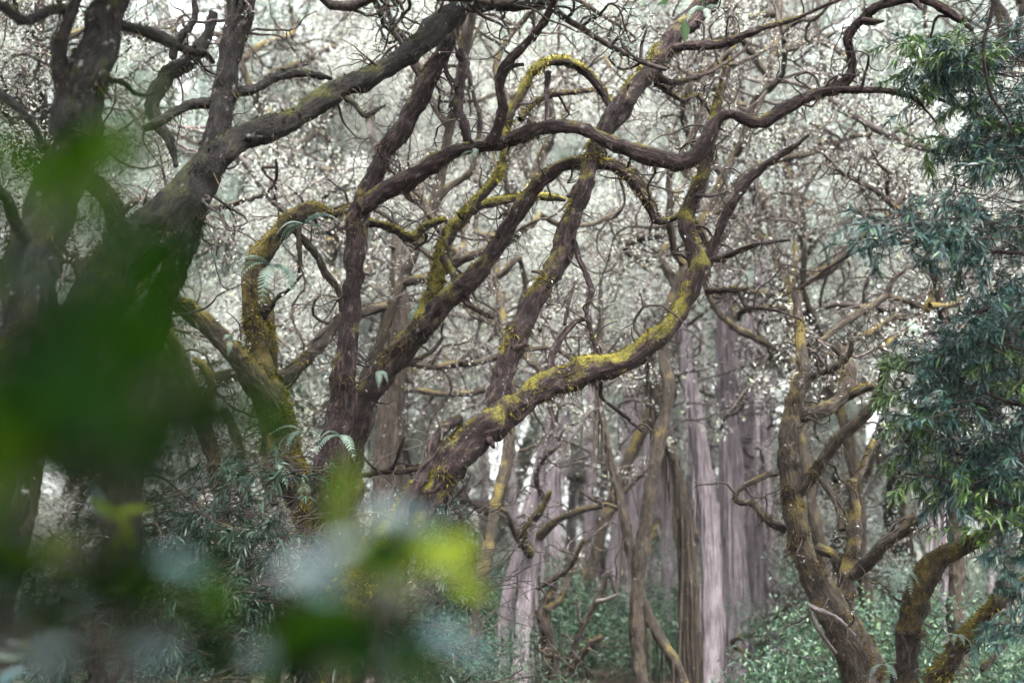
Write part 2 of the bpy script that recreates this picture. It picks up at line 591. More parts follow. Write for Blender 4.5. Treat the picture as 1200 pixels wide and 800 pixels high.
def to_ground(P, R, M, flare=1.5, lean=0.6):
    """continue a trunk's foot below the frame down to the soil"""
    p, d = P[0], nrm(P[0] - P[1])
    d = nrm(d * lean + np.array([0, 0, -1.0]))
    h = p[2] - float(ground_z(p[0], p[1])) + 0.15
    L = h / max(-d[2], 0.3)
    Q = [p + d * L, p + d * L * 0.5]
    return np.vstack([Q, P]), np.concatenate([[R[0] * flare, R[0] * 1.12], R]), np.concatenate([[M[0], M[0]], M])


def tufts(parent, V, d, M, Rm, mat, n_per_m2=1800, top=True):
    """moss cushions on top, hanging fibres below, as real blades on the limb"""
    nr, ns, _ = V.shape
    e1 = np.linalg.norm(V[1:, :, :] - V[:-1, :, :], axis=-1)
    e2 = np.linalg.norm(np.roll(V, -1, 1) - V, axis=-1)[:-1]
    area = (e1 * e2).ravel()
    tot = area.sum()
    n = int(min(tot * n_per_m2 * 2.2, 14000))
    if n < 8:
        return
    idx = rng.choice(len(area), n, p=area / tot)
    i, j = idx // ns, idx % ns
    a, b = rng.random(n)[:, None], rng.random(n)[:, None]
    j2 = (j + 1) % ns
    P = (V[i, j] * (1 - a) + V[i + 1, j] * a) * (1 - b) + (V[i, j2] * (1 - a) + V[i + 1, j2] * a) * b
    D = nrm(d[i, j] * (1 - b) + d[i, j2] * b)
    mo = M[i]
    patch = vnoise(P * 5.0, 31) * 0.6 + vnoise(P * 13.0, 37) * 0.4
    up = D[:, 2]
    keep_top = (up * 0.45 + mo + patch * 0.9) > 0.62
    keep_low = (up < 0.1) & (patch > 0.08)
    g = Geo()
    k = keep_top
    if k.sum() > 4:
        L = rng.uniform(0.015, 0.055, k.sum())
        dd = nrm(D[k] + rng.normal(size=(k.sum(), 3)) * 0.55)
        bend = np.zeros((k.sum(), 3))
        bend[:, 2] = -L * 0.4
        blades(g, P[k] - D[k] * 0.006, dd, L, rng.uniform(0.007, 0.014, k.sum()), bend)
        g.obj('moss', mat, parent, attrs=False, kind='stuff')
    g = Geo()
    k = keep_low & (rng.random(n) < 0.4)
    if k.sum() > 4:
        L = rng.uniform(0.015, 0.07, k.sum()) * (1 + (rng.random(k.sum()) < 0.06) * 2.2)
        dd = nrm(D[k] * 0.8 + np.array([0, 0, -0.8]) + rng.normal(size=(k.sum(), 3)) * 0.35)
        blades(g, P[k] - D[k] * 0.006, dd, L, rng.uniform(0.004, 0.008, k.sum()))
        g.obj('hanging_fibres', M_FIBRE, parent, attrs=False, kind='stuff')


def sprout(gt, gl, P, R, n, Lr, r0=0.012, wander=0.33, leaves=0, leaf=(0.03, 0.012), up=0.03, sub=2, t0=0.15, step=0.045):
    """crooked twigs on a limb, with their side twigs and a few leaves"""
    for _ in range(n):
        k = int(rng.uniform(t0, 1.0) * (len(P) - 1))
        d = rng.normal(size=3)
        d[2] += 0.25
        T = nrm(P[min(k + 1, len(P) - 1)] - P[max(k - 1, 0)])
        d = nrm(d - T * d.dot(T) + T * 0.3)
        L = rng.uniform(*Lr)
        rr = min(r0 * rng.uniform(0.6, 1.3), R[k] * 0.7)
        W = walk(P[k] + d * R[k] * 0.6, d, L, step, wander, up)
        twig_tube(gt, W, rr, rr * 0.3, 5 if rr > 0.01 else 4)
        ends = [W]
        for _s in range(int(L * sub * 2.2)):
            q = int(rng.uniform(0.2, 0.95) * (len(W) - 1))
            d2 = nrm(rng.normal(size=3) + (W[q] - W[q - 1]) * 8)
            W2 = walk(W[q], d2, L * rng.uniform(0.25, 0.55), step * 0.85, wander * 1.15, up * 0.5)
            twig_tube(gt, W2, rr * 0.55, rr * 0.18, 3)
            ends.append(W2)
        if leaves and gl is not None:
            for W3 in ends:
                m = rng.poisson(leaves)
                if m:
                    q = W3[rng.integers(len(W3) // 3, len(W3), m)] + rng.normal(size=(m, 3)) * 0.03
                    rhombs(gl, q, rng.normal(size=(m, 3)), rng.uniform(0.7, 1.3, m) * leaf[0], rng.uniform(0.7, 1.3, m) * leaf[1])


def traced_tree(name, label, limbs, mat, moss_mat, group=None, twig_n=1.0, leaf_m=None, leaves=2, cat='tree', tuft=1800, high=0, ns=22):
    """limbs: dicts p (traced points), d (depths), moss, foot, part name; first one is the trunk.
    high: how many leafy boughs rise above the frame from the limb ends"""
    first = limbs[0]
    P0, R0, M0 = limb_points(first['p'], *first['d'], first.get('moss', 0.2))
    if first.get('foot', True):
        P0, R0, M0 = to_ground(P0, R0, M0)
    base = P0[0]
    root = thing(name, label, cat, base, group)
    gt, gl = Geo(), Geo()
    tops = []
    for k, lb in enumerate(limbs):
        SEED[0] += 1
        P, R, M = limb_points(lb['p'], *lb['d'], lb.get('moss', 0.2), lb.get('wob'))
        if (k == 0 and lb.get('foot', True)) or (k and lb.get('foot')):
            P, R, M = to_ground(P, R, M)
        thick = R.mean()
        Pr, Rr, Mr = resample(P, R, M, 0.45 if thick > 0.05 else 0.7, 0.02)
        # small crooks that the tracing is too coarse for
        jit = np.stack([vnoise(Pr * 3.1, 11), vnoise(Pr * 3.1, 12), vnoise(Pr * 3.1, 13)], -1) * 0.25 + \
            np.stack([vnoise(Pr * 8.0, 14), vnoise(Pr * 8.0, 15), vnoise(Pr * 8.0, 16)], -1) * 0.16
        Pr = Pr + jit * np.minimum(Rr, 0.12)[:, None]
        gg = Geo()
        sides = ns if thick > 0.05 else (10 if thick > 0.025 else 7)
        V, dd, MM = tube(gg, Pr, Rr, Mr, sides, lb.get('rough', 0.21), lb.get('flute', 0.07), SEED[0])
        # burrs and broken branch collars
        for _ in range(int(len(Pr) * 0.04 * (thick > 0.03))):
            q = rng.integers(2, len(Pr) - 2)
            dv = nrm(rng.normal(size=3))
            Wk = walk(Pr[q] + dv * Rr[q] * 0.5, dv, Rr[q] * rng.uniform(1.0, 2.2), max(Rr[q] * 0.3, 0.01), 0.2)
            twig_tube(gg, Wk, Rr[q] * 0.38, Rr[q] * 0.12, 6)
        part = gg.obj(lb.get('name', 'trunk' if k == 0 else 'limb'), lb.get('mat', mat), root)
        if tuft:
            holder = part
            before = len(bpy.data.objects)
            nb = []
            old = set(bpy.data.objects.keys())
            tufts(part, V, dd, MM, Rr, moss_mat if not lb.get('yellow') else M_MOSS, tuft)
            for nm in set(bpy.data.objects.keys()) - old:
                bpy.data.objects[nm].location = (0, 0, 0)
        length = np.linalg.norm(np.diff(Pr, axis=0), axis=1).sum()
        nt_ = int(length * 3.0 * twig_n * lb.get('twigs', 1.0))
        sprout(gt, gl, Pr, Rr, nt_, (0.2, 0.75), 0.010, 0.36, leaves * lb.get('leaf', 1.0), sub=2, t0=0.25 if k == 0 else 0.1)
        if lb.get('high'):
            tops.append((Pr[-1], Pr[-1] - Pr[-3], Rr[-1]))
    # boughs going on up out of the picture
    for (p, d, r) in tops:
        for _ in range(3):
            dv = nrm(nrm(d) + rng.normal(size=3) * 0.55 + np.array([0, 0.2, 0.5]))
            W = walk(p, dv, rng.uniform(1.2, 2.2), 0.12, 0.22, 0.03)
            twig_tube(gt, W, min(r * 0.6, 0.06), 0.015, 6)
            sprout(gt, gl, W, np.full(len(W), 0.02), 9, (0.4, 0.9), 0.012, 0.33, 10, sub=2, t0=0.2)
    if gt.n:
        gt.obj('twigs', M_TWIG, root, kind='stuff')
    if gl.n:
        gl.obj('crown', leaf_m or M_LEAFA, root, smooth=False, attrs=False, kind='stuff')
    return root


# T1: the near dark tree at the picture's left edge
traced_tree('gnarled_tree', 'dark mossy upright trunk near the camera, forked at the top, far left', [
    dict(p=[(-8, 560, 95), (10, 480, 92), (22, 400, 88), (38, 310, 82), (62, 220, 74), (85, 150, 66), (100, 100, 64), (118, 50, 60), (132, 0, 55), (145, -60, 50)], d=(6.6, 7.0), moss=0.35, high=1),
    dict(p=[(88, 120, 34), (72, 85, 27), (72, 50, 25), (85, 15, 20), (95, -20, 16)], d=(6.85, 6.7), moss=0.2, high=1),
    dict(p=[(85, 8, 16), (62, 12, 14), (30, 24, 17), (0, 6, 18), (-40, -20, 18)], d=(6.8, 6.4), moss=0.2),
    dict(p=[(135, 28, 18), (165, 35, 18), (190, 46, 18), (212, 56, 16), (238, 62, 12), (250, 74, 7)], d=(6.95, 7.4), moss=0.1),
    dict(p=[(86, 205, 40), (106, 214, 32), (124, 232, 31), (137, 258, 30), (148, 285, 34)], d=(6.9, 7.2), moss=0.4),
    dict(p=[(70, 175, 16), (50, 168, 13), (42, 150, 13), (25, 130, 13), (0, 112, 14), (-25, 100, 14)], d=(6.95, 7.3), moss=0.1),
    dict(p=[(40, 300, 26), (20, 262, 20), (10, 235, 16), (0, 225, 14)], d=(6.75, 6.3), moss=0.2),
    dict(p=[(130, 95, 9), (145, 98, 8), (158, 110, 7), (170, 112, 6), (182, 108, 4)], d=(7.1, 7.4), moss=0.1),
], M_SHADED, M_MOSSD, twig_n=0.5, leaf_m=M_SHRUB, leaves=1)

# T2: the long diagonal limb and the stem behind it
traced_tree('gnarled_tree', 'thick dark leaning trunk rising diagonally from lower left corner to top centre', [
    dict(p=[(-60, 640, 96), (-20, 570, 92), (20, 500, 88), (68, 420, 84), (110, 355, 80), (150, 300, 74), (190, 258, 68), (213, 232, 62), (238, 200, 54), (268, 172, 46), (300, 156, 42), (335, 142, 40), (370, 122, 37), (402, 104, 34), (445, 84, 34), (490, 55, 34), (512, 30, 36), (535, 10, 32), (560, -6, 26), (600, -30, 22)], d=(7.0, 9.6), moss=0.26, high=1),
    dict(p=[(540, 8, 22), (575, 6, 18), (610, 6, 16), (640, 2, 12), (662, -3, 8)], d=(9.45, 9.7), moss=0.05),
    dict(p=[(405, 115, 9), (415, 122, 8), (428, 136, 8), (440, 130, 6), (452, 123, 3)], d=(8.75, 8.7), moss=0.05),
], M_SHADED, M_MOSSD, twig_n=0.6, leaf_m=M_LEAFB, leaves=1)

traced_tree('gnarled_tree', 'slender dark upright stem passing behind the thick diagonal trunk at upper left', [
    dict(p=[(140, 640, 60), (150, 530, 54), (165, 430, 50), (190, 352, 47), (215, 290, 45), (238, 215, 42), (252, 165, 38), (262, 110, 36), (270, 60, 37), (284, 5, 38), (298, -50, 36)], d=(8.5, 9.0), moss=0.12, high=1),
    dict(p=[(250, 120, 18), (225, 122, 17), (205, 132, 17), (188, 142, 15), (170, 150, 10)], d=(8.9, 8.6), moss=0.05),
    dict(p=[(262, 108, 16), (296, 106, 15), (320, 93, 15), (350, 86, 13), (375, 89, 10), (388, 92, 5)], d=(8.9, 9.4), moss=0.05),
    dict(p=[(250, 15, 14), (246, 34, 16), (238, 50, 20), (226, 68, 24), (205, 84, 26), (190, 100, 26), (180, 120, 24), (182, 140, 20), (198, 165, 16), (206, 195, 8)], d=(9.4, 8.8), moss=0.1),
    dict(p=[(224, -25, 8), (229, 8, 9), (225, 25, 11), (208, 48, 13), (202, 68, 12)], d=(9.1, 9.0), moss=0.1),
], M_SHADED, M_MOSSD, twig_n=0.7, leaf_m=M_LEAFB, leaves=2)

def shade_crown(root, base, box, n, mat, per=60):
    """unseen leaf mass added above the picture to shade the near limbs: boughs, clustered leaves"""
    gt, gl = Geo(), Geo()
    lo, hi = np.array(box[0]), np.array(box[1])
    for _ in range(n):
        e = rng.uniform(lo, hi)
        k = walk(e, e - base, 1.0, 0.12, 0.25)
        twig_tube(gt, k, 0.02, 0.005, 4)
        m = per
        q = k[rng.integers(0, len(k), m)] + rng.normal(size=(m, 3)) * 0.22
        rhombs(gl, q, rng.normal(size=(m, 3)), rng.uniform(0.12, 0.20, m), rng.uniform(0.06, 0.10, m))
    for _ in range(12):
        e = rng.uniform(lo, hi)
        t = np.linspace(0, 1, 9)[:, None]
        W = base * (1 - t) + e * t + np.sin(t * 3.1) * np.array([0, 0, 0.4])
        twig_tube(gt, W, 0.06, 0.015, 6)
    gt.obj('boughs', M_TWIG, root)  # branches of the added shading mass
    gl.obj('shade_crown', mat, root, smooth=False, attrs=False, kind='stuff')


near_trees = [o for o in COL.objects if o.name.startswith('gnarled_tree')]
shade_crown(near_trees[0], at(145, -60, 7.0), ((-7.0, -4.5, 5.8), (0.8, 9.2, 7.8)), 380, M_SHRUB)

# T3: the yellow-mossed tree left of centre
traced_tree('mossy_tree', 'ochre moss covered hunched trunk with pale ferns, left of the central dark stem', [
    dict(p=[(372, 640, 50), (355, 590, 55), (338, 545, 60), (326, 500, 58), (312, 450, 48), (302, 400, 40), (296, 350, 36), (296, 320, 36), (308, 296, 34), (326, 274, 30), (345, 254, 29), (362, 243, 26), (378, 246, 20), (392, 252, 13), (412, 244, 9)], d=(10.6, 10.9), moss=0.62, yellow=1),
    dict(p=[(330, 505, 50), (305, 458, 42), (278, 418, 37), (252, 390, 32), (228, 368, 27), (205, 354, 22), (196, 346, 14)], d=(10.65, 10.2), moss=0.45),
    dict(p=[(318, 440, 22), (316, 395, 20), (312, 355, 18), (302, 330, 15)], d=(10.9, 11.1), moss=0.55),
    dict(p=[(328, 445, 20), (348, 430, 17), (368, 412, 16), (385, 395, 14), (398, 372, 12)], d=(10.75, 11.2), moss=0.05),
    dict(p=[(345, 268, 12), (372, 300, 11), (383, 322, 11), (396, 340, 9), (400, 365, 7)], d=(10.9, 11.1), moss=0.1),
    dict(p=[(350, 262, 10), (352, 300, 9), (350, 320, 5)], d=(10.8, 10.7), moss=0.2),
    dict(p=[(302, 385, 8), (322, 352, 7), (338, 340, 6), (354, 322, 4)], d=(10.8, 10.6), moss=0.1),
    dict(p=[(332, 548, 30), (318, 545, 26), (312, 560, 20), (322, 590, 12)], d=(10.5, 10.3), moss=0.1, name='root_burl'),
], M_BARKB, M_MOSS, twig_n=0.8, leaf_m=M_LEAFA, leaves=2, tuft=2600)

traced_tree('mossy_tree', 'thin mossy prop-like trunk slanting under the ochre limb at left', [
    dict(p=[(262, 640, 26), (255, 560, 26), (240, 500, 26), (226, 460, 25), (212, 425, 23), (198, 392, 20), (188, 372, 14)], d=(11.6, 11.5), moss=0.45),
    dict(p=[(236, 480, 16), (248, 455, 15), (240, 432, 14), (228, 420, 12)], d=(11.55, 11.7), moss=0.6),
    dict(p=[(288, 640, 20), (284, 560, 18), (276, 510, 16), (262, 480, 12)], d=(11.4, 11.6), moss=0.3, foot=True),
], M_BARKB, M_MOSSB, twig_n=0.6, tuft=1500)

# T4: the central dark stem with the long S-shaped limb
traced_tree('gnarled_tree', 'central dark fibrous stem whose long snaking limb winds across to the upper right', [
    dict(p=[(382, 660, 66), (384, 610, 58), (387, 565, 55), (394, 520, 49), (402, 470, 42), (409, 410, 34), (413, 350, 31), (417, 300, 33), (421, 255, 34), (431, 218, 33), (450, 182, 30), (474, 146, 28), (496, 106, 28), (513, 70, 25), (530, 35, 24), (548, -10, 22), (570, -60, 20)], d=(10.1, 10.2), moss=0.24, high=1),
    dict(p=[(425, 244, 26), (444, 228, 27), (472, 214, 31), (500, 198, 29), (528, 180, 26), (556, 172, 23), (590, 166, 22), (625, 153, 22), (660, 147, 23), (690, 155, 24), (715, 167, 25), (740, 176, 28), (765, 185, 29), (790, 190, 28), (813, 182, 28), (828, 160, 27), (840, 140, 23), (856, 133, 19), (875, 141, 19), (895, 144, 20), (922, 127, 20), (950, 113, 20), (980, 103, 22), (997, 88, 18), (998, 65, 14), (994, 46, 14), (1005, 28, 16), (1025, 10, 17), (1050, 2, 14), (1075, 1, 12), (1100, 6, 14), (1120, 21, 11), (1140, 35, 5)], d=(10.0, 8.9), moss=0.14, wob=0.12),
    dict(p=[(978, 106, 14), (1005, 106, 11), (1035, 106, 9), (1055, 109, 10), (1072, 115, 7), (1084, 128, 3), (1098, 145, 2)], d=(9.1, 8.8), moss=0.0, twigs=1.5),
    dict(p=[(1010, 24, 11), (1024, 26, 9), (1036, 25, 4)], d=(8.95, 8.85), moss=0.0),
    dict(p=[(1072, 1, 9), (1078, 8, 7), (1081, 11, 3)], d=(8.9, 8.85), moss=0.0),
    dict(p=[(574, 168, 22), (583, 150, 17), (589, 125, 16), (586, 102, 16), (594, 78, 17), (615, 54, 15), (634, 30, 13), (646, 8, 12), (655, -25, 11)], d=(9.7, 9.4), moss=0.0, high=1),
    dict(p=[(592, 85, 10), (602, 78, 9), (614, 76, 5)], d=(9.55, 9.5), moss=0.0),
    dict(p=[(540, 60, 16), (546, 75, 14), (540, 100, 13), (536, 125, 14), (543, 145, 15), (548, 165, 15)], d=(10.3, 10.0), moss=0.1),
    dict(p=[(536, 105, 12), (526, 90, 9), (522, 75, 7), (530, 55, 6)], d=(10.15, 10.4), moss=0.1),
    dict(p=[(418, 262, 14), (440, 262, 12), (462, 268, 13), (482, 279, 13), (500, 264, 12), (522, 256, 11)], d=(10.4, 10.7), moss=0.55, yellow=1),
], M_BARK, M_MOSSB, twig_n=0.9, leaf_m=M_LEAFA, leaves=1)

# T5: leaning stem with yellow moss, its limb arching over to the right
traced_tree('mossy_tree', 'leaning stem with bright yellow moss beside the central stem, its limb arching right', [
    dict(p=[(398, 640, 52), (404, 570, 46), (418, 505, 42), (438, 460, 42), (464, 418, 41), (498, 376, 38), (530, 346, 34), (558, 320, 30), (588, 282, 26), (611, 240, 24), (636, 210, 22), (664, 193, 21), (692, 189, 22), (720, 195, 21), (744, 213, 19), (760, 238, 17), (771, 258, 15), (785, 257, 10), (802, 251, 9), (816, 262, 9), (828, 284, 10), (838, 302, 9), (850, 306, 7)], d=(10.6, 10.0), moss=0.34),
    dict(p=[(490, 384, 32), (505, 345, 26), (515, 315, 24), (521, 290, 23), (532, 268, 23), (546, 250, 23), (564, 240, 18), (590, 234, 14), (615, 230, 12), (642, 231, 11), (662, 234, 7)], d=(10.5, 11.2), moss=0.62, yellow=1),
    dict(p=[(540, 255, 20), (558, 235, 16), (572, 220, 14), (583, 205, 13), (590, 185, 12), (592, 160, 12), (598, 132, 14), (612, 105, 15), (624, 84, 16), (640, 74, 17), (662, 72, 18), (684, 82, 18), (700, 98, 17), (712, 118, 15), (716, 128, 12)], d=(10.7, 11.0), moss=0.62, yellow=1),
    dict(p=[(610, 140, 10), (625, 122, 9), (645, 112, 8), (672, 108, 8), (700, 105, 7)], d=(10.9, 11.3), moss=0.4),
    dict(p=[(642, 84, 10), (640, 105, 8), (641, 125, 7), (640, 142, 4)], d=(11.0, 10.9), moss=0.1),
    dict(p=[(519, 302, 16), (530, 316, 12), (536, 330, 13), (540, 342, 12)], d=(10.7, 10.4), moss=0.2),
    dict(p=[(542, 345, 14), (549, 356, 11), (562, 364, 8), (578, 372, 6)], d=(10.35, 10.2), moss=0.0),
    dict(p=[(428, 478, 10), (450, 440, 9), (480, 425, 8), (505, 412, 7), (520, 395, 5)], d=(10.6, 11.2), moss=0.1, twigs=2),
], M_BARK, M_MOSSB, twig_n=0.8, leaf_m=M_LEAFA, leaves=1, tuft=2200)

# T6: the big leaning trunk with yellow-green moss, and its tall upright
traced_tree('mossy_tree', 'big trunk leaning right with yellow-green moss on top, in the middle', [
    dict(p=[(425, 690, 84), (462, 632, 74), (496, 588, 66), (525, 545, 58), (552, 514, 52), (580, 493, 48), (612, 475, 44), (648, 453, 40), (688, 436, 40), (728, 426, 38), (762, 404, 36), (790, 372, 35), (808, 340, 36), (818, 312, 38), (812, 292, 32), (804, 270, 27), (808, 248, 24), (818, 222, 23), (828, 190, 20), (834, 160, 18), (842, 120, 15), (852, 80, 12)], d=(9.0, 9.7), moss=0.42, yellow=1),
    dict(p=[(820, 322, 26), (832, 302, 20), (842, 274, 16), (854, 246, 14), (872, 220, 13), (893, 198, 12), (914, 182, 10), (932, 171, 8), (948, 158, 5)], d=(9.55, 9.3), moss=0.02),
    dict(p=[(838, 304, 10), (856, 298, 8), (876, 290, 7), (900, 284, 6), (926, 281, 4)], d=(9.45, 9.1), moss=0.0),
    dict(p=[(828, 342, 12), (848, 340, 9), (866, 340, 8), (878, 338, 4)], d=(9.6, 9.5), moss=0.0),
    dict(p=[(866, 341, 6), (874, 358, 5), (892, 361, 5), (915, 365, 4), (940, 375, 3)], d=(9.5, 9.6), moss=0.0),
    dict(p=[(578, 490, 36), (586, 455, 33), (596, 420, 34), (610, 385, 36), (632, 348, 34), (652, 310, 32), (667, 268, 32), (682, 226, 32), (692, 192, 31), (706, 156, 31), (730, 122, 35), (752, 93, 35), (772, 66, 30), (790, 42, 29), (812, 22, 30), (830, -5, 30), (850, -50, 28)], d=(9.5, 10.6), moss=0.27, high=1),
    dict(p=[(770, 62, 20), (795, 56, 15), (830, 54, 14), (856, 49, 13), (880, 38, 11), (902, 30, 9), (925, 24, 7), (950, 14, 5), (985, -2, 4)], d=(10.4, 10.0), moss=0.1),
    dict(p=[(764, 88, 14), (788, 98, 8), (812, 92, 8), (836, 82, 7), (862, 66, 6), (880, 50, 4)], d=(10.45, 10.8), moss=0.0),
    dict(p=[(768, 98, 8), (800, 118, 7), (815, 112, 6), (826, 122, 6), (836, 140, 4)], d=(10.5, 11), moss=0.2),
    dict(p=[(672, 280, 9), (678, 302, 8), (687, 322, 9), (693, 342, 9), (688, 362, 8), (692, 385, 8), (697, 402, 8), (704, 420, 9)], d=(9.9, 9.5), moss=0.0),
    dict(p=[(646, 448, 13), (646, 425, 10), (652, 406, 10), (664, 388, 9), (678, 376, 8), (692, 372, 5)], d=(9.4, 9.7), moss=0.0),
    dict(p=[(662, 380, 6), (668, 350, 5), (674, 330, 4)], d=(9.55, 9.8), moss=0.0),
    dict(p=[(470, 610, 22), (486, 578, 19), (499, 545, 17), (508, 518, 16), (522, 500, 14), (540, 491, 11)], d=(8.85, 9.2), moss=0.05, foot=True, name='root'),
    dict(p=[(704, 448, 7), (705, 465, 6), (716, 475, 5), (733, 488, 6), (752, 505, 5)], d=(9.5, 9.8), moss=0.1),
    dict(p=[(598, 480, 18), (640, 462, 16), (672, 442, 15), (700, 432, 12)], d=(9.2, 9.4), moss=0.75, yellow=1, name='moss_ridge'),
], M_BARK, M_MOSS, twig_n=0.8, leaf_m=M_LEAFA, leaves=1, tuft=2400)

# T7: gnarled tree at lower right
traced_tree('gnarled_tree', 'brown mossy many-armed tree at lower right, in front of pale trunks', [
    dict(p=[(1015, 830, 62), (998, 780, 54), (980, 730, 48), (958, 685, 42), (942, 645, 39), (932, 605, 36), (927, 565, 33), (924, 530, 30), (924, 500, 28), (930, 475, 25), (940, 450, 23), (948, 440, 19)], d=(11.0, 11.4), moss=0.35),
    dict(p=[(945, 442, 16), (962, 437, 11), (982, 428, 10), (995, 415, 9), (999, 398, 7)], d=(11.4, 11.2), moss=0.1),
    dict(p=[(944, 444, 18), (941, 420, 16), (938, 390, 16), (935, 365, 16), (932, 342, 15)], d=(11.4, 11.8), moss=0.35),
    dict(p=[(930, 490, 20), (950, 484, 22), (972, 476, 23), (988, 462, 24), (994, 440, 22), (990, 420, 20), (978, 405, 15)], d=(11.4, 11.9), moss=0.3),
    dict(p=[(985, 470, 16), (1003, 460, 17), (1018, 454, 13), (1030, 455, 9)], d=(11.7, 11.5), moss=0.45),
    dict(p=[(935, 578, 24), (952, 556, 23), (970, 532, 21), (988, 508, 19), (1008, 492, 18), (1024, 474, 17), (1034, 455, 17), (1038, 432, 16), (1040, 412, 12)], d=(11.3, 10.8), moss=0.2),
    dict(p=[(1030, 830, 40), (1022, 785, 36), (1005, 745, 34), (988, 712, 34), (990, 682, 32), (999, 650, 26), (1002, 620, 24), (1002, 590, 20), (998, 562, 16)], d=(11.4, 11.8), moss=0.4, foot=True),
    dict(p=[(1000, 672, 24), (1015, 660, 22), (1032, 644, 21), (1050, 630, 20), (1066, 618, 18), (1076, 606, 14)], d=(11.6, 11.2), moss=0.1),
    dict(p=[(995, 700, 22), (985, 668, 20), (975, 648, 18), (958, 640, 14)], d=(11.7, 11.9), moss=0.4),
    dict(p=[(990, 620, 16), (988, 610, 17), (984, 595, 14), (972, 575, 11), (962, 560, 9)], d=(11.8, 12.1), moss=0.3),
    dict(p=[(1000, 570, 10), (1012, 545, 11), (1020, 530, 9), (1024, 515, 6)], d=(11.8, 12), moss=0.4),
    dict(p=[(922, 620, 14), (900, 610, 11), (882, 590, 10), (866, 588, 9), (862, 580, 8), (870, 570, 8), (890, 560, 8), (912, 553, 9)], d=(11.4, 11.7), moss=0.15),
    dict(p=[(946, 708, 6), (958, 714, 8), (978, 722, 8), (990, 732, 8), (1002, 744, 6)], d=(10.7, 10.8), moss=-0.3, mat=M_DEAD, name='dead_branch'),
    dict(p=[(948, 712, 6), (958, 735, 7), (970, 752, 6), (980, 765, 5)], d=(10.7, 10.8), moss=-0.3, mat=M_DEAD, name='dead_branch'),
], M_BARKB, M_MOSSB, twig_n=1.0, leaf_m=M_LEAFA, leaves=2, tuft=2600)

traced_tree('mossy_tree', 'stout brown mossed trunk bent at the top under blue-green foliage, lower right', [
    dict(p=[(1052, 850, 42), (1058, 800, 39), (1065, 755, 38), (1072, 712, 38), (1084, 676, 38), (1102, 656, 35), (1125, 644, 28), (1150, 628, 24), (1180, 600, 20), (1215, 560, 16)], d=(10.0, 9.6), moss=0.45, yellow=0),
    dict(p=[(1062, 760, 9), (1056, 745, 7), (1053, 742, 4)], d=(9.8, 9.7), moss=0.0),
], M_BARKB, M_MOSSB, twig_n=0.6, leaves=0, tuft=2600)

traced_tree('mossy_tree', 'leaning mossy trunk running up to the right edge at the bottom right corner', [
    dict(p=[(1072, 845, 32), (1098, 795, 29), (1124, 755, 27), (1148, 725, 25), (1172, 702, 22), (1200, 685, 20), (1240, 655, 18)], d=(9.4, 9.0), moss=0.55),
    dict(p=[(1150, 785, 9), (1170, 765, 8), (1185, 745, 7), (1205, 730, 6)], d=(9.6, 9.9), moss=0.0),
], M_BARKB, M_MOSS, twig_n=0.8, leaves=0, tuft=2200)

# mid-distance tangle at the right: crooked limbs over the pale trunks
traced_tree('gnarled_tree', 'crooked thin-limbed tree fanning out below the snaking limb at right', [
    dict(p=[(1120, 640, 26), (1118, 520, 22), (1112, 420, 18), (1100, 330, 16), (1085, 275, 13), (1062, 252, 11), (1045, 240, 10), (1024, 222, 8), (1005, 212, 7), (985, 200, 6), (965, 180, 4)], d=(13.5, 13.0), moss=0.2, twigs=2),
    dict(p=[(1045, 240, 9), (1040, 222, 7), (1042, 205, 6), (1030, 192, 5), (1022, 178, 4)], d=(13.2, 12.8), moss=0.1, twigs=2),
    dict(p=[(1048, 240, 8), (1062, 225, 6), (1060, 208, 6), (1070, 195, 4)], d=(13.2, 13.5), moss=0.1, twigs=2),
    dict(p=[(1060, 250, 7), (1085, 252, 6), (1110, 258, 4)], d=(13.2, 13.6), moss=0.3),
    dict(p=[(1098, 340, 12), (1088, 360, 13), (1072, 382, 13), (1050, 395, 11), (1035, 410, 9)], d=(13.3, 12.9), moss=0.4),
    dict(p=[(1100, 330, 12), (1090, 300, 12), (1090, 285, 10), (1096, 262, 8)], d=(13.2, 13.0), moss=0.2),
    dict(p=[(1090, 358, 11), (1110, 358, 10), (1128, 352, 8)], d=(13.1, 13.3), moss=0.5),
    dict(p=[(1040, 345, 9), (1020, 360, 10), (1000, 372, 10), (982, 385, 9), (962, 400, 7)], d=(13.0, 12.8), moss=0.3),
    dict(p=[(1085, 362, 8), (1060, 352, 8), (1040, 345, 9), (1050, 325, 7), (1068, 312, 5)], d=(13.2, 13.0), moss=0.1, twigs=2),
    dict(p=[(1078, 385, 9), (1050, 372, 8), (1020, 390, 9), (1000, 400, 8), (985, 420, 6)], d=(13.2, 12.9), moss=0.3, twigs=2),
], M_BARKB, M_MOSSB, twig_n=2.2, leaf_m=M_LEAFA, leaves=3, tuft=1000)

rng = np.random.default_rng(21)
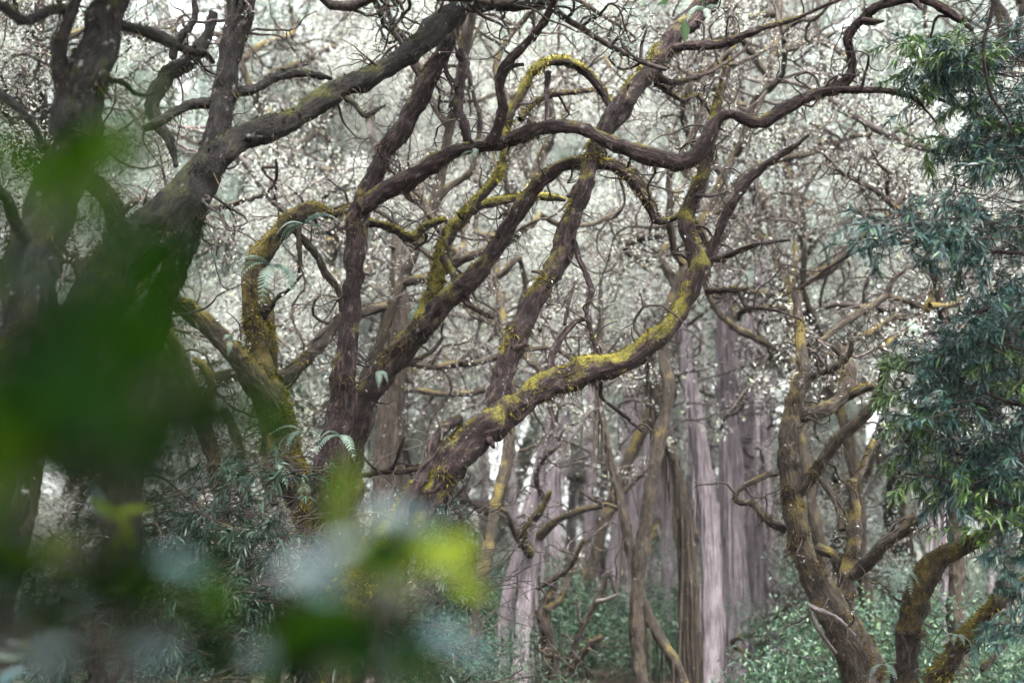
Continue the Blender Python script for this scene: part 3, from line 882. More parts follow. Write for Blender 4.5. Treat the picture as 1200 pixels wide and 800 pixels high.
# ------------------------------------------------------------------ pale shaggy trunks behind
def shaggy(label, pts, d, mat=M_PINK, moss=-0.25, strips=1.0, group='pale shaggy trunks in the distance', extra=(), name='shaggy_bark_tree'):
    P, R, M = limb_points(pts, *d, moss)
    P, R, M = to_ground(P, R, M, 1.25, 0.2)
    # goes on above what is traced, to a thin top with a small crown
    d_ = nrm(P[-1] - P[-2])
    top = P[-1]
    for k in range(2):
        top = top + nrm(d_ + rng.normal(size=3) * 0.12 + np.array([0, 0, 0.3])) * rng.uniform(0.5, 0.8)
        P = np.vstack([P, top])
        R = np.append(R, R[-1] * 0.5)
        M = np.append(M, moss)
    SEED[0] += 1
    root = thing(name, label, 'tree', P[0], group)
    Pr, Rr, Mr = resample(P, R, M, 1.0, 0.06)
    g = Geo()
    V, dd, MM = tube(g, Pr, Rr, Mr, 20, 0.12, 0.09, SEED[0])
    tr = g.obj('trunk', mat, root)
    # loose strips of bark
    n = int(len(Pr) * 3 * strips)
    g = Geo()
    i = rng.integers(0, len(Pr) - 1, n)
    j = rng.integers(0, V.shape[1], n)
    Dn = dd[i, j]
    L = rng.uniform(0.25, 1.1, n)
    bend = Dn * (L * rng.uniform(0.0, 0.04, n))[:, None]
    blades(g, V[i, j] + Dn * 0.008, nrm(np.array([0, 0, -1.0]) + Dn * 0.02 + rng.normal(size=(n, 3)) * 0.02), L, rng.uniform(0.012, 0.035, n), bend)
    g.obj('bark_strips', mat, root, attrs=False, kind='stuff')
    gt, gl = Geo(), Geo()
    for (ep, ed, em) in extra:
        P2, R2, M2 = limb_points(ep, *ed, em)
        P2, R2, M2 = resample(P2, R2, M2, 0.8, 0.04)
        g = Geo()
        tube(g, P2, R2, M2, 8, 0.12, 0.06, SEED[0] + 3)
        g.obj('limb', M_BARKB, root)
        sprout(gt, gl, P2, R2, int(len(P2) * 0.25), (0.3, 0.9), 0.011, 0.33, 2, sub=2)
    sprout(gt, gl, Pr[len(Pr) // 2:], Rr[len(Pr) // 2:], 10, (0.6, 1.4), 0.02, 0.25, 14, leaf=(0.05, 0.02), sub=1.2, t0=0.3, step=0.09)
    gt.obj('twigs', M_TWIG, root, kind='stuff')
    if gl.n:
        gl.obj('crown', M_LEAFA, root, smooth=False, attrs=False, kind='stuff')
    return root


shaggy('pale shaggy trunk with a white stripe, front one of the thick pair at lower right', [(832, 830, 40), (834, 740, 34), (834, 660, 30), (828, 580, 29), (820, 520, 26), (812, 470, 24), (806, 420, 22)], (16.5, 16.8), strips=1.2)
shaggy('broad pinkish shaggy trunk just right of the white-striped one', [(866, 830, 42), (862, 720, 38), (858, 620, 40), (856, 520, 40), (852, 430, 38), (850, 360, 34)], (17.6, 17.8), strips=2.0)
shaggy('brown shaggy trunk with ochre moss at its foot, left of the white-striped trunk', [(812, 830, 26), (810, 740, 25), (806, 660, 25), (802, 590, 22), (790, 540, 18), (776, 500, 14)], (15.6, 15.9), mat=M_BARKB, moss=0.2, strips=2.0)
shaggy('slim grey-pink trunk standing alone between the dead branches and the slanted stem', [(714, 830, 24), (716, 740, 24), (720, 660, 23), (728, 590, 20), (735, 520, 18), (738, 440, 16)], (20.5, 21.0))
shaggy('grey-white trunk behind the leaning trunk, leftmost of the pale trunks at the bottom', [(584, 830, 22), (590, 740, 22), (600, 680, 22), (612, 630, 22), (622, 590, 18), (632, 540, 14)], (15.2, 15.6))
shaggy('leaning purplish-grey trunk crossing the grey-white one at bottom centre', [(606, 830, 26), (612, 750, 25), (618, 690, 24), (628, 640, 22), (636, 600, 18), (646, 560, 12)], (14.8, 15.3),
       extra=[([(632, 628, 14), (652, 610, 11), (680, 598, 10), (705, 592, 9), (726, 582, 8), (748, 560, 6), (770, 540, 4)], (15.1, 14.6), 0.4), ([(622, 650, 14), (612, 632, 14), (622, 612, 14), (636, 594, 11), (645, 575, 7)], (15.0, 14.6), 0.8),
              ([(610, 640, 7), (602, 622, 7), (592, 598, 6), (572, 596, 6), (552, 588, 5), (545, 575, 4)], (14.9, 14.5), 0.3), ([(640, 590, 8), (628, 560, 7), (640, 535, 6), (660, 520, 4)], (14.9, 14.6), 0.4)])
shaggy('slanted slender dark stem with ochre moss, leaning left between the pale trunks', [(806, 830, 24), (795, 785, 20), (772, 745, 18), (752, 700, 16), (740, 650, 14), (730, 600, 13), (718, 550, 12), (708, 500, 10), (702, 460, 8)], (14.0, 14.3), mat=M_BARKB, moss=0.25, strips=0.3, name='slender_tree',
       extra=[([(730, 600, 7), (716, 592, 6), (700, 588, 5), (680, 575, 4)], (14.2, 14.0), 0.4)])
shaggy('thin pale trunk behind the many-armed tree', [(906, 830, 13), (905, 740, 13), (904, 650, 13), (900, 560, 12), (896, 470, 11)], (21.0, 21.5))
shaggy('forked reddish thin trunk left of the many-armed tree', [(918, 830, 15), (916, 770, 16), (912, 730, 12), (900, 690, 11), (890, 640, 10), (884, 560, 9)], (18.0, 18.4),
       extra=[([(914, 745, 11), (926, 705, 10), (936, 675, 8), (940, 640, 6)], (18.0, 18.2), -0.2), ([(905, 800, 7), (880, 770, 7), (858, 752, 8), (890, 738, 7), (920, 712, 6), (945, 700, 4)], (17.4, 16.4), 0.3)])
shaggy('pinkish trunk half hidden by the bent mossy trunk at lower right', [(1112, 830, 26), (1114, 760, 25), (1112, 690, 24), (1106, 620, 22), (1098, 540, 18)], (15.0, 15.2))
shaggy('brown thick trunk seen between the central stem and leaning trunk', [(446, 700, 46), (450, 600, 42), (455, 520, 38), (462, 450, 34), (470, 380, 28)], (14.6, 15.0), mat=M_BARKB, moss=0.0)
FAR = [(472, 13, 24), (492, 9, 31), (545, 12, 27), (566, 14, 23), (650, 18, 20), (668, 12, 26), (690, 14, 23), (700, 9, 32), (752, 17, 21), (768, 14, 24), (780, 10, 30), (882, 18, 20.5), (893, 12, 26), (952, 15, 22), (968, 10, 30), (1012, 12, 27), (1040, 10, 31), (330, 11, 27), (238, 12, 26), (120, 13, 27), (20, 12, 25), (1085, 11, 30), (1160, 12, 26), (410, 10, 30), (625, 12, 26), (782, 20, 19), (876, 22, 18.5), (925, 16, 21), (738, 15, 22.5), (842, 12, 25), (605, 12, 24), (992, 14, 22)]
FAR_LBL = which([(f[0], f[0], 0) for f in FAR], ['slim pale far trunk'], 'from the left')
for (x, wpx, dd_), far_lbl in zip(FAR, FAR_LBL):
    ln = rng.uniform(-30, 30)
    shaggy(far_lbl, [(x - ln * .3, 780, wpx * 1.1), (x, 640, wpx), (x + ln * .4, 500, wpx * .9), (x + ln * 0.7, 400, wpx * .8)], (dd_, dd_ + 0.5), strips=0.5, group='far slim pale trunks')

# dead tangle at bottom centre
traced_tree('dead_tree', 'decaying pale-streaked stump with bare broken branches at bottom centre', [
    dict(p=[(655, 830, 26), (648, 780, 24), (642, 745, 22), (638, 718, 21), (645, 698, 17), (652, 682, 9)], d=(13.6, 13.8), moss=0.25),
    dict(p=[(660, 800, 10), (672, 760, 10), (682, 735, 9), (695, 712, 9), (705, 692, 8), (712, 672, 7), (722, 696, 4)], d=(13.5, 13.3), moss=0.0),
    dict(p=[(640, 715, 12), (658, 700, 9), (668, 668, 10), (672, 650, 9), (686, 632, 6)], d=(13.7, 14.0), moss=0.25),
    dict(p=[(668, 790, 14), (675, 775, 13), (690, 755, 11), (706, 745, 8)], d=(13.4, 13.2), moss=0.3),
    dict(p=[(630, 690, 7), (650, 678, 7), (668, 664, 7), (684, 632, 5)], d=(13.8, 13.4), moss=0.3),
    dict(p=[(700, 705, 8), (712, 702, 7), (724, 696, 4)], d=(13.3, 13.1), moss=-0.2, mat=M_DEAD),
    dict(p=[(655, 770, 8), (642, 768, 7), (630, 760, 4)], d=(13.6, 13.3), moss=0.1),
], M_BARKB, M_MOSSB, twig_n=3.0, leaves=0, tuft=800)

traced_tree('fallen_branch', 'bare mossy branch lying horizontally behind the leaning trunk', [
    dict(p=[(404, 558, 8), (430, 556, 9), (452, 552, 9), (475, 552, 9), (498, 548, 8)], d=(11.0, 11.0), moss=0.3, name='stem', foot=False),
    dict(p=[(452, 553, 6), (462, 545, 6), (468, 528, 5), (474, 512, 3)], d=(11.0, 10.9), moss=0.0, foot=False),
    dict(p=[(445, 555, 5), (430, 540, 4), (420, 530, 3)], d=(11.0, 11.0), moss=0.0, foot=False),
], M_BARKB, M_MOSSB, twig_n=1.0, leaves=0, tuft=0, cat='branch')

rng = np.random.default_rng(22)
# ------------------------------------------------------------------ background canopy trees: a few kinds, copied
def canopy_tree(seed, leafmat, height=10.0, spread=3.6, nl=36, leaf=(0.031, 0.013), low=0.0, start=0.40):
    r = np.random.default_rng(seed)
    root = thing('canopy_tree', 'x', 'tree')
    lean = np.array([r.normal() * 0.15, r.normal() * 0.15, 1.0])
    T = walk(np.zeros(3), lean, height * 0.75, 0.3, 0.16, 0.0, r, 0.35)
    g = Geo()
    R = np.linspace(0.11, 0.03, len(T))
    Pr, Rr, Mr = resample(T, R, np.full(len(T), 0.25), 1.0, 0.1)
    tube(g, Pr, Rr, Mr, 10, 0.12, 0.08, seed)
    g.obj('trunk', M_BARKB, root)
    gl = Geo()
    NL = 9
    for k in range(NL):
        gg = Geo()
        q = T[int((start + (1 - start) * k / (NL - 1)) * (len(T) - 1))]
        a = 2.4 * k + r.normal() * 0.3
        d = np.array([math.cos(a), math.sin(a), r.uniform(0.05, 0.8) + 0.5 * (k == NL - 1)])
        Lb = walk(q, d, spread * r.uniform(0.8, 1.15) * (1.0 - 0.25 * k / NL), 0.16, 0.23, 0.0, r, 0.2)
        Pq, Rq, Mq = resample(Lb, np.linspace(0.036, 0.012, len(Lb)), np.full(len(Lb), 0.0), 1.4, 0.06)
        tube(gg, Pq, Rq, Mq, 7, 0.25, 0.08, seed + k)
        for _ in range(6):
            s = Lb[r.integers(len(Lb) // 4, len(Lb))]
            d2 = nrm(nrm(r.normal(size=3)) + np.array([0, 0, 0.25 - low]))
            B = walk(s, d2, r.uniform(1.0, 2.0), 0.10, 0.25, 0.0, r, 0.16)
            twig_tube(gg, B, 0.015, 0.006, 4)
            dens = r.choice([0.25, 0.7, 1.2, 2.0])
            for _2 in range(6):
                s2 = B[r.integers(len(B) // 5, len(B))]
                C = walk(s2, nrm(r.normal(size=3)), r.uniform(0.4, 0.9), 0.07, 0.36, 0.0, r, 0.1)
                twig_tube(gg, C, 0.007, 0.003, 3)
                for _3 in range(4):
                    s3 = C[r.integers(2, len(C))]
                    D = walk(s3, nrm(r.normal(size=3)), r.uniform(0.2, 0.4), 0.07, 0.36, 0.0, r)
                    twig_tube(gg, D, 0.004, 0.0025, 3)
                    m = r.poisson(nl * dens * 1.5)
                    q3 = D[r.integers(1, len(D), m)] + r.normal(size=(m, 3)) * 0.055
                    rhombs(gl, q3, r.normal(size=(m, 3)), r.uniform(0.7, 1.4, m) * leaf[0], r.uniform(0.7, 1.3, m) * leaf[1])
        gg.obj('limb', M_TWIGP, root)
    gl.obj('crown', leafmat, root, smooth=False, attrs=False, kind='stuff')
    return root


kinds = [canopy_tree(101, M_LEAFA, 10.0, 3.6, 38, start=0.28), canopy_tree(102, M_LEAFB, 9.5, 3.6, 36), canopy_tree(103, M_LEAFA, 11.5, 3.9, 32), canopy_tree(104, M_LEAFB, 9.0, 3.8, 40, low=0.1, start=0.2)]
CAN_LBL = ['pale-crowned background tree', 'teal-crowned background tree', 'tall thin-crowned background tree', 'low-boughed background tree']
CAN_GRP = ['background trees, pale crowns', 'background trees, teal-grey crowns', 'background trees, tall thin crowns', 'background trees, drooping crowns']
spots = []
for (d, sc0, xs) in ((18.5, 1.5, (-100, 90, 280, 1080, 1290)), (21, 1.55, (180, 370, 1000, 1180)), (22.5, 0.95, (500, 610, 720, 830, 930, 420)), (24, 1.65, (30, 450, 960)), (26, 1.15, (540, 660, 780, 880, 1030)), (28, 1.9, (140, 330, 1080, -50, 560, 800)), (32, 2.1, (80, 300, 480, 680, 900, 1240)), (38, 2.5, (-20, 200, 400, 560, 720, 880, 1080)), (24.5, 1.7, (1120,)), (20, 1.0, (1060,))):
    for x in xs:
        spots.append((x + rng.uniform(-50, 50), d + rng.uniform(-1.2, 1.2), sc0))
used = [False] * 4
spot_k = [int(q) for q in rng.choice(4, len(spots), p=[0.36, 0.18, 0.12, 0.34])]
spot_l = which([(q[0], q[1], k) for q, k in zip(spots, spot_k)], CAN_LBL, 'from the front')
for n_, (x, d, sc0) in enumerate(spots):
    k = spot_k[n_]
    p = at(x, 640, d)
    z = float(ground_z(p[0], p[1]))
    rz, sc = rng.uniform(0, 6.28), rng.uniform(0.92, 1.1) * sc0
    lbl = spot_l[n_]
    if not used[k]:
        used[k] = True
        kinds[k].location = (p[0], p[1], z - 0.1)
        kinds[k].rotation_euler = (0, 0, rz)
        kinds[k].scale = (sc, sc, sc)
        kinds[k]['label'] = lbl
        kinds[k]['group'] = CAN_GRP[k]
    else:
        copy_tree(kinds[k], (p[0], p[1], z - 0.1), rz, sc, lbl, CAN_GRP[k])

rng = np.random.default_rng(23)
# the same wood goes on round and behind the camera and keeps the low light off the near limbs
for (x, y, k) in ((-5.5, -5.0, 0), (0.5, -7.0, 1), (6.0, -5.5, 2), (-9.0, 1.5, 3), (8.5, 1.0, 0), (-10.5, 7.5, 2), (-7.8, 4.5, 1), (-8.2, 10.5, 0), (9.5, 7.0, 3), (-2.5, -11.0, 2), (3.5, -11.5, 3)):
    copy_tree(kinds[k], (x, y, float(ground_z(x, y)) - 0.1), rng.uniform(0, 6.28), 1.15, 'tree of the surrounding wood standing behind or beside the camera', 'trees around the camera')


# crooked, nearly leafless trees that make the lacy tangle behind the main limbs
def tangle_tree(seed, height=9.5):
    r = np.random.default_rng(seed)
    root = thing('tangle_tree', 'x', 'tree')
    T = walk(np.zeros(3), np.array([r.normal() * 0.2, r.normal() * 0.2, 1.0]), height * 0.80, 0.25, 0.13, 0.0, r, 0.7)
    g = Geo()
    Pr, Rr, Mr = resample(T, np.linspace(0.075, 0.035, len(T)), np.full(len(T), 0.3), 0.8, 0.06)
    tube(g, Pr, Rr, Mr, 12, 0.2, 0.08, seed)
    g.obj('trunk', M_BARKB, root)
    gl = Geo()
    for k in range(10):
        gg, gw = Geo(), Geo()
        q = T[int((0.55 + 0.45 * k / 9) * (len(T) - 1))]
        a = 2.4 * k + r.normal() * 0.4
        Lb = walk(q, np.array([math.cos(a), math.sin(a), r.uniform(0.2, 1.0)]), r.uniform(2.0, 3.2), 0.13, 0.25, 0.0, r, 0.16)
        Pq, Rq, Mq = resample(Lb, np.linspace(0.042, 0.014, len(Lb)), np.full(len(Lb), r.uniform(0.1, 0.5)), 0.9, 0.04)
        tube(gg, Pq, Rq, Mq, 8, 0.22, 0.08, seed + k)
        for _ in range(6):
            s_ = Lb[r.integers(len(Lb) // 5, len(Lb))]
            B = walk(s_, nrm(r.normal(size=3) + np.array([0, 0, 0.2])), r.uniform(0.7, 1.6), 0.085, 0.28, 0.0, r, 0.12)
            twig_tube(gg, B, 0.017, 0.005, 5)
            for _2 in range(5):
                C = walk(B[r.integers(2, len(B))], nrm(r.normal(size=3)), r.uniform(0.3, 0.8), 0.06, 0.30, 0.0, r, 0.1)
                twig_tube(gw, C, 0.0075, 0.003, 4)
                for _3 in range(2):
                    D = walk(C[r.integers(2, len(C))], nrm(r.normal(size=3)), r.uniform(0.15, 0.35), 0.06, 0.34, 0.0, r)
                    twig_tube(gw, D, 0.005, 0.0025, 3)
                    m = r.poisson(9)
                    if m:
                        rhombs(gl, D[r.integers(1, len(D), m)] + r.normal(size=(m, 3)) * 0.03, r.normal(size=(m, 3)), r.uniform(0.025, 0.04, m), r.uniform(0.010, 0.016, m))
        lo = gg.obj('limb', M_BARKB, root)
        tw = gw.obj('twigs', M_TWIGP, lo, kind='stuff')
        tw.location = (0, 0, 0)
    gl.obj('crown', M_LEAFA, root, smooth=False, attrs=False, kind='stuff')
    return root


rng = np.random.default_rng(24)
tk = [tangle_tree(301), tangle_tree(302, 10.5), tangle_tree(303, 8.8)]
for n_, (x, d, sc, lbl) in enumerate((
        (520, 13.6, 1.0, 'crooked bare-twigged tree behind the central dark stem'),
        (745, 14.2, 1.0, 'crooked bare-twigged tree behind the crossing limbs at upper centre'),
        (985, 15.0, 1.05, 'crooked bare-twigged tree under the snaking limb, right of centre'),
        (320, 14.0, 1.0, 'crooked bare-twigged tree behind the ochre mossed trunk'),
        (150, 13.0, 1.0, 'crooked bare-twigged tree behind the dark trunks at upper left'),
        (1040, 16.0, 1.1, 'crooked bare-twigged tree behind the many-armed tree at right'),
        (640, 18.0, 1.25, 'crooked bare-twigged tree farther back in the middle'),
        (420, 17.5, 1.2, 'crooked bare-twigged tree farther back, left of the middle'),
        (10, 14.5, 1.05, 'crooked bare-twigged tree at the left edge behind the near trunk'),
        (930, 18.5, 1.2, 'crooked bare-twigged tree rising behind the pale striped trunks'))):
    p = at(x, 640, d)
    z = float(ground_z(p[0], p[1])) - 0.1
    if n_ < 3:
        t_ = tk[n_]
        t_.location, t_.scale = (p[0], p[1], z), (sc, sc, sc)
        t_.rotation_euler = (0, 0, rng.uniform(0, 6.28))
        t_['label'], t_['group'] = lbl, 'crooked bare-twigged trees'
    else:
        copy_tree(tk[n_ % 3], (p[0], p[1], z), rng.uniform(0, 6.28), sc, lbl, 'crooked bare-twigged trees')

rng = np.random.default_rng(25)
# the far wood, one mass of leaves and stems
g = Geo()
n = 200000
y_ = rng.uniform(40, 58, n)
x_ = rng.uniform(-30, 30, n)
cl = vnoise(np.stack([x_ * 0.35, y_ * 0.35, np.zeros(n)], -1), 51)
z_ = rng.random(n) ** 0.8 * (21.0 + 6.0 * cl)
keep = vnoise(np.stack([x_ * 0.7, y_ * 0.7, z_ * 0.7], -1), 52) > -0.25
P_ = np.stack([x_, y_, z_], -1)[keep]
m = len(P_)
rhombs(g, P_, rng.normal(size=(m, 3)), rng.uniform(0.09, 0.2, m), rng.uniform(0.05, 0.10, m))
g2 = Geo()
n = 90000
x_, y_ = rng.uniform(-24, 24, n), rng.uniform(34, 46, n)
z_ = rng.random(n) * (2.6 + 1.6 * vnoise(np.stack([x_ * 0.4, y_ * 0.4, np.zeros(n)], -1), 53))
rhombs(g2, np.stack([x_, y_, z_], -1), rng.normal(size=(n, 3)), rng.uniform(0.08, 0.16, n), rng.uniform(0.04, 0.08, n))
o = g2.obj('far_undergrowth', M_SHRUB, None, smooth=False, attrs=False, kind='stuff')
o['label'] = 'bank of green undergrowth far off behind all the trunks'
o['category'] = 'undergrowth'
o = g.obj('far_wood_foliage', M_LEAFA, None, smooth=False, attrs=False, kind='stuff')
o['label'] = 'pale mass of far-off woodland foliage closing the view'
o['category'] = 'foliage'

# ------------------------------------------------------------------ understory shrubs
def shrub(seed, mat, h=1.9, w=1.3, n=5200, leaf=(0.075, 0.030)):
    r = np.random.default_rng(seed)
    root = thing('understory_shrub', 'x', 'shrub')
    gs, gl = Geo(), Geo()
    for k in range(9):
        a = r.uniform(0, 6.28)
        W = walk(np.array([r.normal() * 0.12, r.normal() * 0.12, -0.05]), np.array([math.cos(a) * 0.5, math.sin(a) * 0.5, 1.0]), h * r.uniform(0.7, 1.0), 0.12, 0.16, 0.03, r)
        twig_tube(gs, W, 0.018, 0.006, 5)
        for _ in range(9):
            s = W[r.integers(len(W) // 4, len(W))]
            B = walk(s, nrm(r.normal(size=3) + np.array([0, 0, 0.3])), w * r.uniform(0.3, 0.65), 0.07, 0.2, 0.0, r)
            twig_tube(gs, B, 0.007, 0.003, 3)
            m = n // 81
            q = B[r.integers(1, len(B), m)] + r.normal(size=(m, 3)) * 0.09
            dd = r.normal(size=(m, 3)) + np.array([0, 0, -0.2])
            rhombs(gl, q, dd, r.uniform(0.7, 1.3, m) * leaf[0], r.uniform(0.7, 1.3, m) * leaf[1])
    gs.obj('stems', M_TWIG, root, kind='stuff')
    gl.obj('crown', mat, root, smooth=False, attrs=False, kind='stuff')
    return root


rng = np.random.default_rng(26)
sk = [shrub(201, M_SHRUB, 1.9, 1.3, 9500, (0.055, 0.023)), shrub(202, M_SHRUB, 2.4, 1.5, 11000, (0.055, 0.021)), shrub(203, M_SHRUB, 1.6, 1.5, 9500, (0.045, 0.017))]
sl = ['rounded green shrub', 'tall leafy green shrub', 'low fine-leaved green shrub']
sp = []
for (d, xs) in ((13.5, (520, 560, 1000, 1190, 30, 140)), (16.5, (480, 570, 660, 760, 950, 1060, 1150)), (20, (620, 690, 780, 880, 980, 1100, 60, 220)), (24, (560, 680, 740, 820, 930, 1040, 150, 380)), (29, (520, 640, 760, 860, 990, 1120, 300))):
    for x in xs:
        sp.append((x + rng.uniform(-20, 20), d + rng.uniform(-1, 1)))
us = [False] * 3
sp_k = [int(q) for q in rng.choice(3, len(sp), p=[0.42, 0.38, 0.2])]
sp_l = which([(q[0], q[1], k) for q, k in zip(sp, sp_k)], sl, 'from the front')
for (x, d), k, s_lbl in zip(sp, sp_k, sp_l):
    p = at(x, 640, d)
    z = float(ground_z(p[0], p[1]))
    rz, sc = rng.uniform(0, 6.28), rng.uniform(0.65, 1.1)
    if not us[k]:
        us[k] = True
        sk[k].location = (p[0], p[1], z)
        sk[k].rotation_euler = (0, 0, rz)
        sk[k].scale = (sc, sc, sc)
        sk[k]['label'] = s_lbl
        sk[k]['group'] = 'undergrowth shrubs, ' + sl[k].split()[0]
    else:
        copy_tree(sk[k], (p[0], p[1], z), rz, sc, s_lbl, 'undergrowth shrubs, ' + sl[k].split()[0])

# ------------------------------------------------------------------ lance-leaved trees: right edge and lower left
def lance_spray(gl, gt, p, d, L=0.45, n=46, ll=(0.06, 0.11), lw=(0.007, 0.012)):
    """one drooping shoot with leaves all along it, thickest at the tip"""
    W = walk(p, d, L, 0.04, 0.10, -0.03)
    twig_tube(gt, W, 0.004, 0.002, 3)
    k = np.minimum((rng.random(n) ** 0.7 * len(W)).astype(int), len(W) - 1)
    T = nrm(np.gradient(W, axis=0))[k]
    dd = T * 0.8 + nrm(rng.normal(size=(n, 3))) * 0.8
    lances(gl, W[k], dd, rng.uniform(*ll, n), rng.uniform(*lw, n), rng.uniform(0.2, 0.6))


def lance_tree(label, base_px, boughs, sprays, name='lance_leaf_tree', mat=M_WILLOW, trunk=None, ll=(0.045, 0.095), lw=(0.007, 0.013), nleaf=56, L=(0.15, 0.34), group=None, cat='tree', lit_patches=None, clump=7):
    P, R, M = limb_points(trunk[0], *trunk[1], 0.1)
    P, R, M = to_ground(P, R, M)
    root = thing(name, label, cat, P[0], group)
    Pr, Rr, Mr = resample(P, R, M, 0.7, 0.04)
    g = Geo()
    tube(g, Pr, Rr, Mr, 12, 0.1, 0.06, 61)
    g.obj('trunk', M_BARK, root)
    paths = []
    for (pts, d) in boughs:
        P, R, M = limb_points(pts, *d, 0.0)
        Pq, Rq, Mq = resample(P, R, M, 1.0, 0.04)
        g = Geo()
        tube(g, Pq, Rq, Mq, 7, 0.08, 0.05, 62)
        g.obj('bough', M_BARK, root)
        paths.append(Pq)
    gt, gl = Geo(), Geo()
    for (x0, x1, y0, y1, d0, d1, n) in sprays:
        for q_ in range(n):
            if q_ % clump == 0:
                cx_, cy_, cd_ = rng.uniform(x0, x1), rng.uniform(y0, y1), rng.uniform(d0, d1)
            x, y = cx_ + rng.normal() * 13, cy_ + rng.normal() * 9
            dd = cd_ + rng.normal() * 0.12
            p = at(x, y, dd)
            a = rng.uniform(0, 6.28)
            dv = np.array([math.cos(a) - 0.35, math.sin(a) * 0.8 - 0.2, rng.uniform(-0.5, 0.35)])
            lance_spray(gl, gt, p, dv, rng.uniform(*L), nleaf, ll, lw)
            # a side twig that carries the shoot back towards the trunk side
            W = walk(p, np.array([0.9, 0.15, rng.uniform(-0.1, 0.35)]), rng.uniform(0.3, 0.8), 0.08, 0.12)
            twig_tube(gt, W, 0.003, 0.004, 3)
    if lit_patches:  # shoots where the foliage is lit, coloured greener
        gf = Geo()
        for (x0, x1, y0, y1, d0, d1, n) in lit_patches:
            for _ in range(n):
                p = at(rng.uniform(x0, x1), rng.uniform(y0, y1), rng.uniform(d0, d1))
                a = rng.uniform(0, 6.28)
                lance_spray(gf, gt, p, np.array([math.cos(a) - 0.3, math.sin(a) * 0.8 - 0.2, rng.uniform(-0.4, 0.4)]), rng.uniform(*L), nleaf, ll, lw)
        gf.obj('lit_shoots', M_LIMEW, root, attrs=False, kind='stuff')
    gt.obj('twigs', M_TWIG, root, kind='stuff')
    gl.obj('crown', mat, root, attrs=False, kind='stuff')
    return root


rng = np.random.default_rng(27)
lance_root = lance_tree('tree with drooping blue-green lance leaves filling the right edge', None, [
    ([(1290, 330, 12), (1240, 305, 9), (1200, 297, 7), (1150, 294, 7), (1110, 288, 6), (1080, 284, 6), (1045, 286, 6), (1010, 292, 5), (980, 308, 5), (960, 322, 4), (940, 335, 3), (920, 346, 2)], (8.6, 8.2)),
    ([(1078, 284, 4), (1060, 276, 4), (1045, 272, 3), (1030, 276, 3), (1018, 280, 2)], (8.3, 8.1)),
    ([(965, 318, 3), (945, 317, 2), (920, 310, 2), (900, 318, 1.5)], (8.2, 8.1)),
    ([(1170, -40, 6), (1162, 15, 6), (1153, 50, 6), (1155, 85, 5), (1163, 115, 5), (1178, 135, 4), (1190, 160, 3)], (7.8, 7.9)),
    ([(1290, 500, 10), (1230, 480, 8), (1180, 470, 7), (1130, 450, 5), (1080, 440, 4), (1040, 430, 3)], (8.6, 8.6)),
    ([(1290, 180, 10), (1220, 165, 8), (1160, 140, 6), (1110, 120, 5), (1070, 105, 3)], (8.8, 9.2)),
    ([(1290, 640, 10), (1220, 600, 8), (1160, 585, 6), (1100, 560, 4), (1060, 555, 3)], (8.4, 8.5)),
    ([(1290, 330, 9), (1240, 360, 7), (1190, 350, 5), (1130, 372, 4)], (8.7, 8.3)),
], [
    (1080, 1130, 45, 120, 8.8, 9.6, 28), (1100, 1230, 20, 190, 8.6, 10.0, 126), (1140, 1240, 110, 240, 8.4, 9.6, 63),
    (1050, 1130, 258, 285, 8.0, 8.6, 28), (1120, 1240, 230, 300, 8.0, 9.2, 49), (1150, 1250, 300, 400, 8.0, 9.4, 77),
    (1070, 1130, 405, 500, 8.6, 9.4, 42), (1110, 1250, 390, 520, 8.2, 9.8, 126), (1090, 1150, 500, 590, 8.5, 9.4, 42), (1130, 1250, 500, 650, 8.0, 9.8, 126),
    (1175, 1260, 640, 800, 7.8, 9.0, 42), (1230, 1330, 0, 760, 8.0, 9.8, 84),
], trunk=([(1300, 830, 40), (1296, 600, 36), (1290, 300, 30), (1286, 50, 24), (1280, -150, 14)], (8.8, 8.8)),
    lit_patches=[(1055, 1130, 40, 110, 8.6, 9.4, 18), (1080, 1150, 60, 200, 8.4, 9.2, 16), (1045, 1100, 410, 520, 8.4, 9.0, 18), (1060, 1120, 520, 580, 8.4, 9.0, 10), (1140, 1200, 560, 640, 8.0, 8.6, 12), (1170, 1240, 380, 480, 8.0, 8.6, 10)])

shade_crown(lance_root, at(1280, -150, 8.8), ((0.8, -3.5, 5.8), (5.5, 8.8, 7.6)), 200, M_SHRUB)  # second added leaf mass, shades the right half from out of view

rng = np.random.default_rng(28)
lance_tree('low bush with narrow grey-green leaves below the ochre tree at lower left', None, [
    ([(150, 560, 3), (186, 558, 3), (215, 580, 3), (240, 604, 3), (290, 625, 2)], (8.8, 8.8)),
    ([(110, 720, 5), (130, 640, 4), (170, 590, 3), (200, 575, 2)], (9.0, 8.9)),
    ([(110, 720, 5), (180, 700, 4), (230, 693, 3), (300, 690, 2)], (8.8, 8.7)),
], [
    (200, 340, 540, 630, 9.0, 10.2, 70), (150, 320, 580, 680, 8.8, 10.0, 80), (60, 300, 620, 740, 8.4, 9.6, 100), (40, 260, 700, 830, 8.0, 9.2, 80), (150, 330, 680, 800, 8.6, 9.6, 60), (330, 560, 700, 830, 8.6, 9.4, 70), (490, 590, 600, 720, 10.5, 12.0, 50),
], name='lance_leaf_bush', mat=M_BUSH, trunk=([(105, 840, 10), (108, 760, 8), (112, 700, 6), (125, 640, 4)], (9.0, 8.9)), ll=(0.05, 0.09), lw=(0.008, 0.013), nleaf=40, L=(0.2, 0.4), cat='bush')

rng = np.random.default_rng(29)
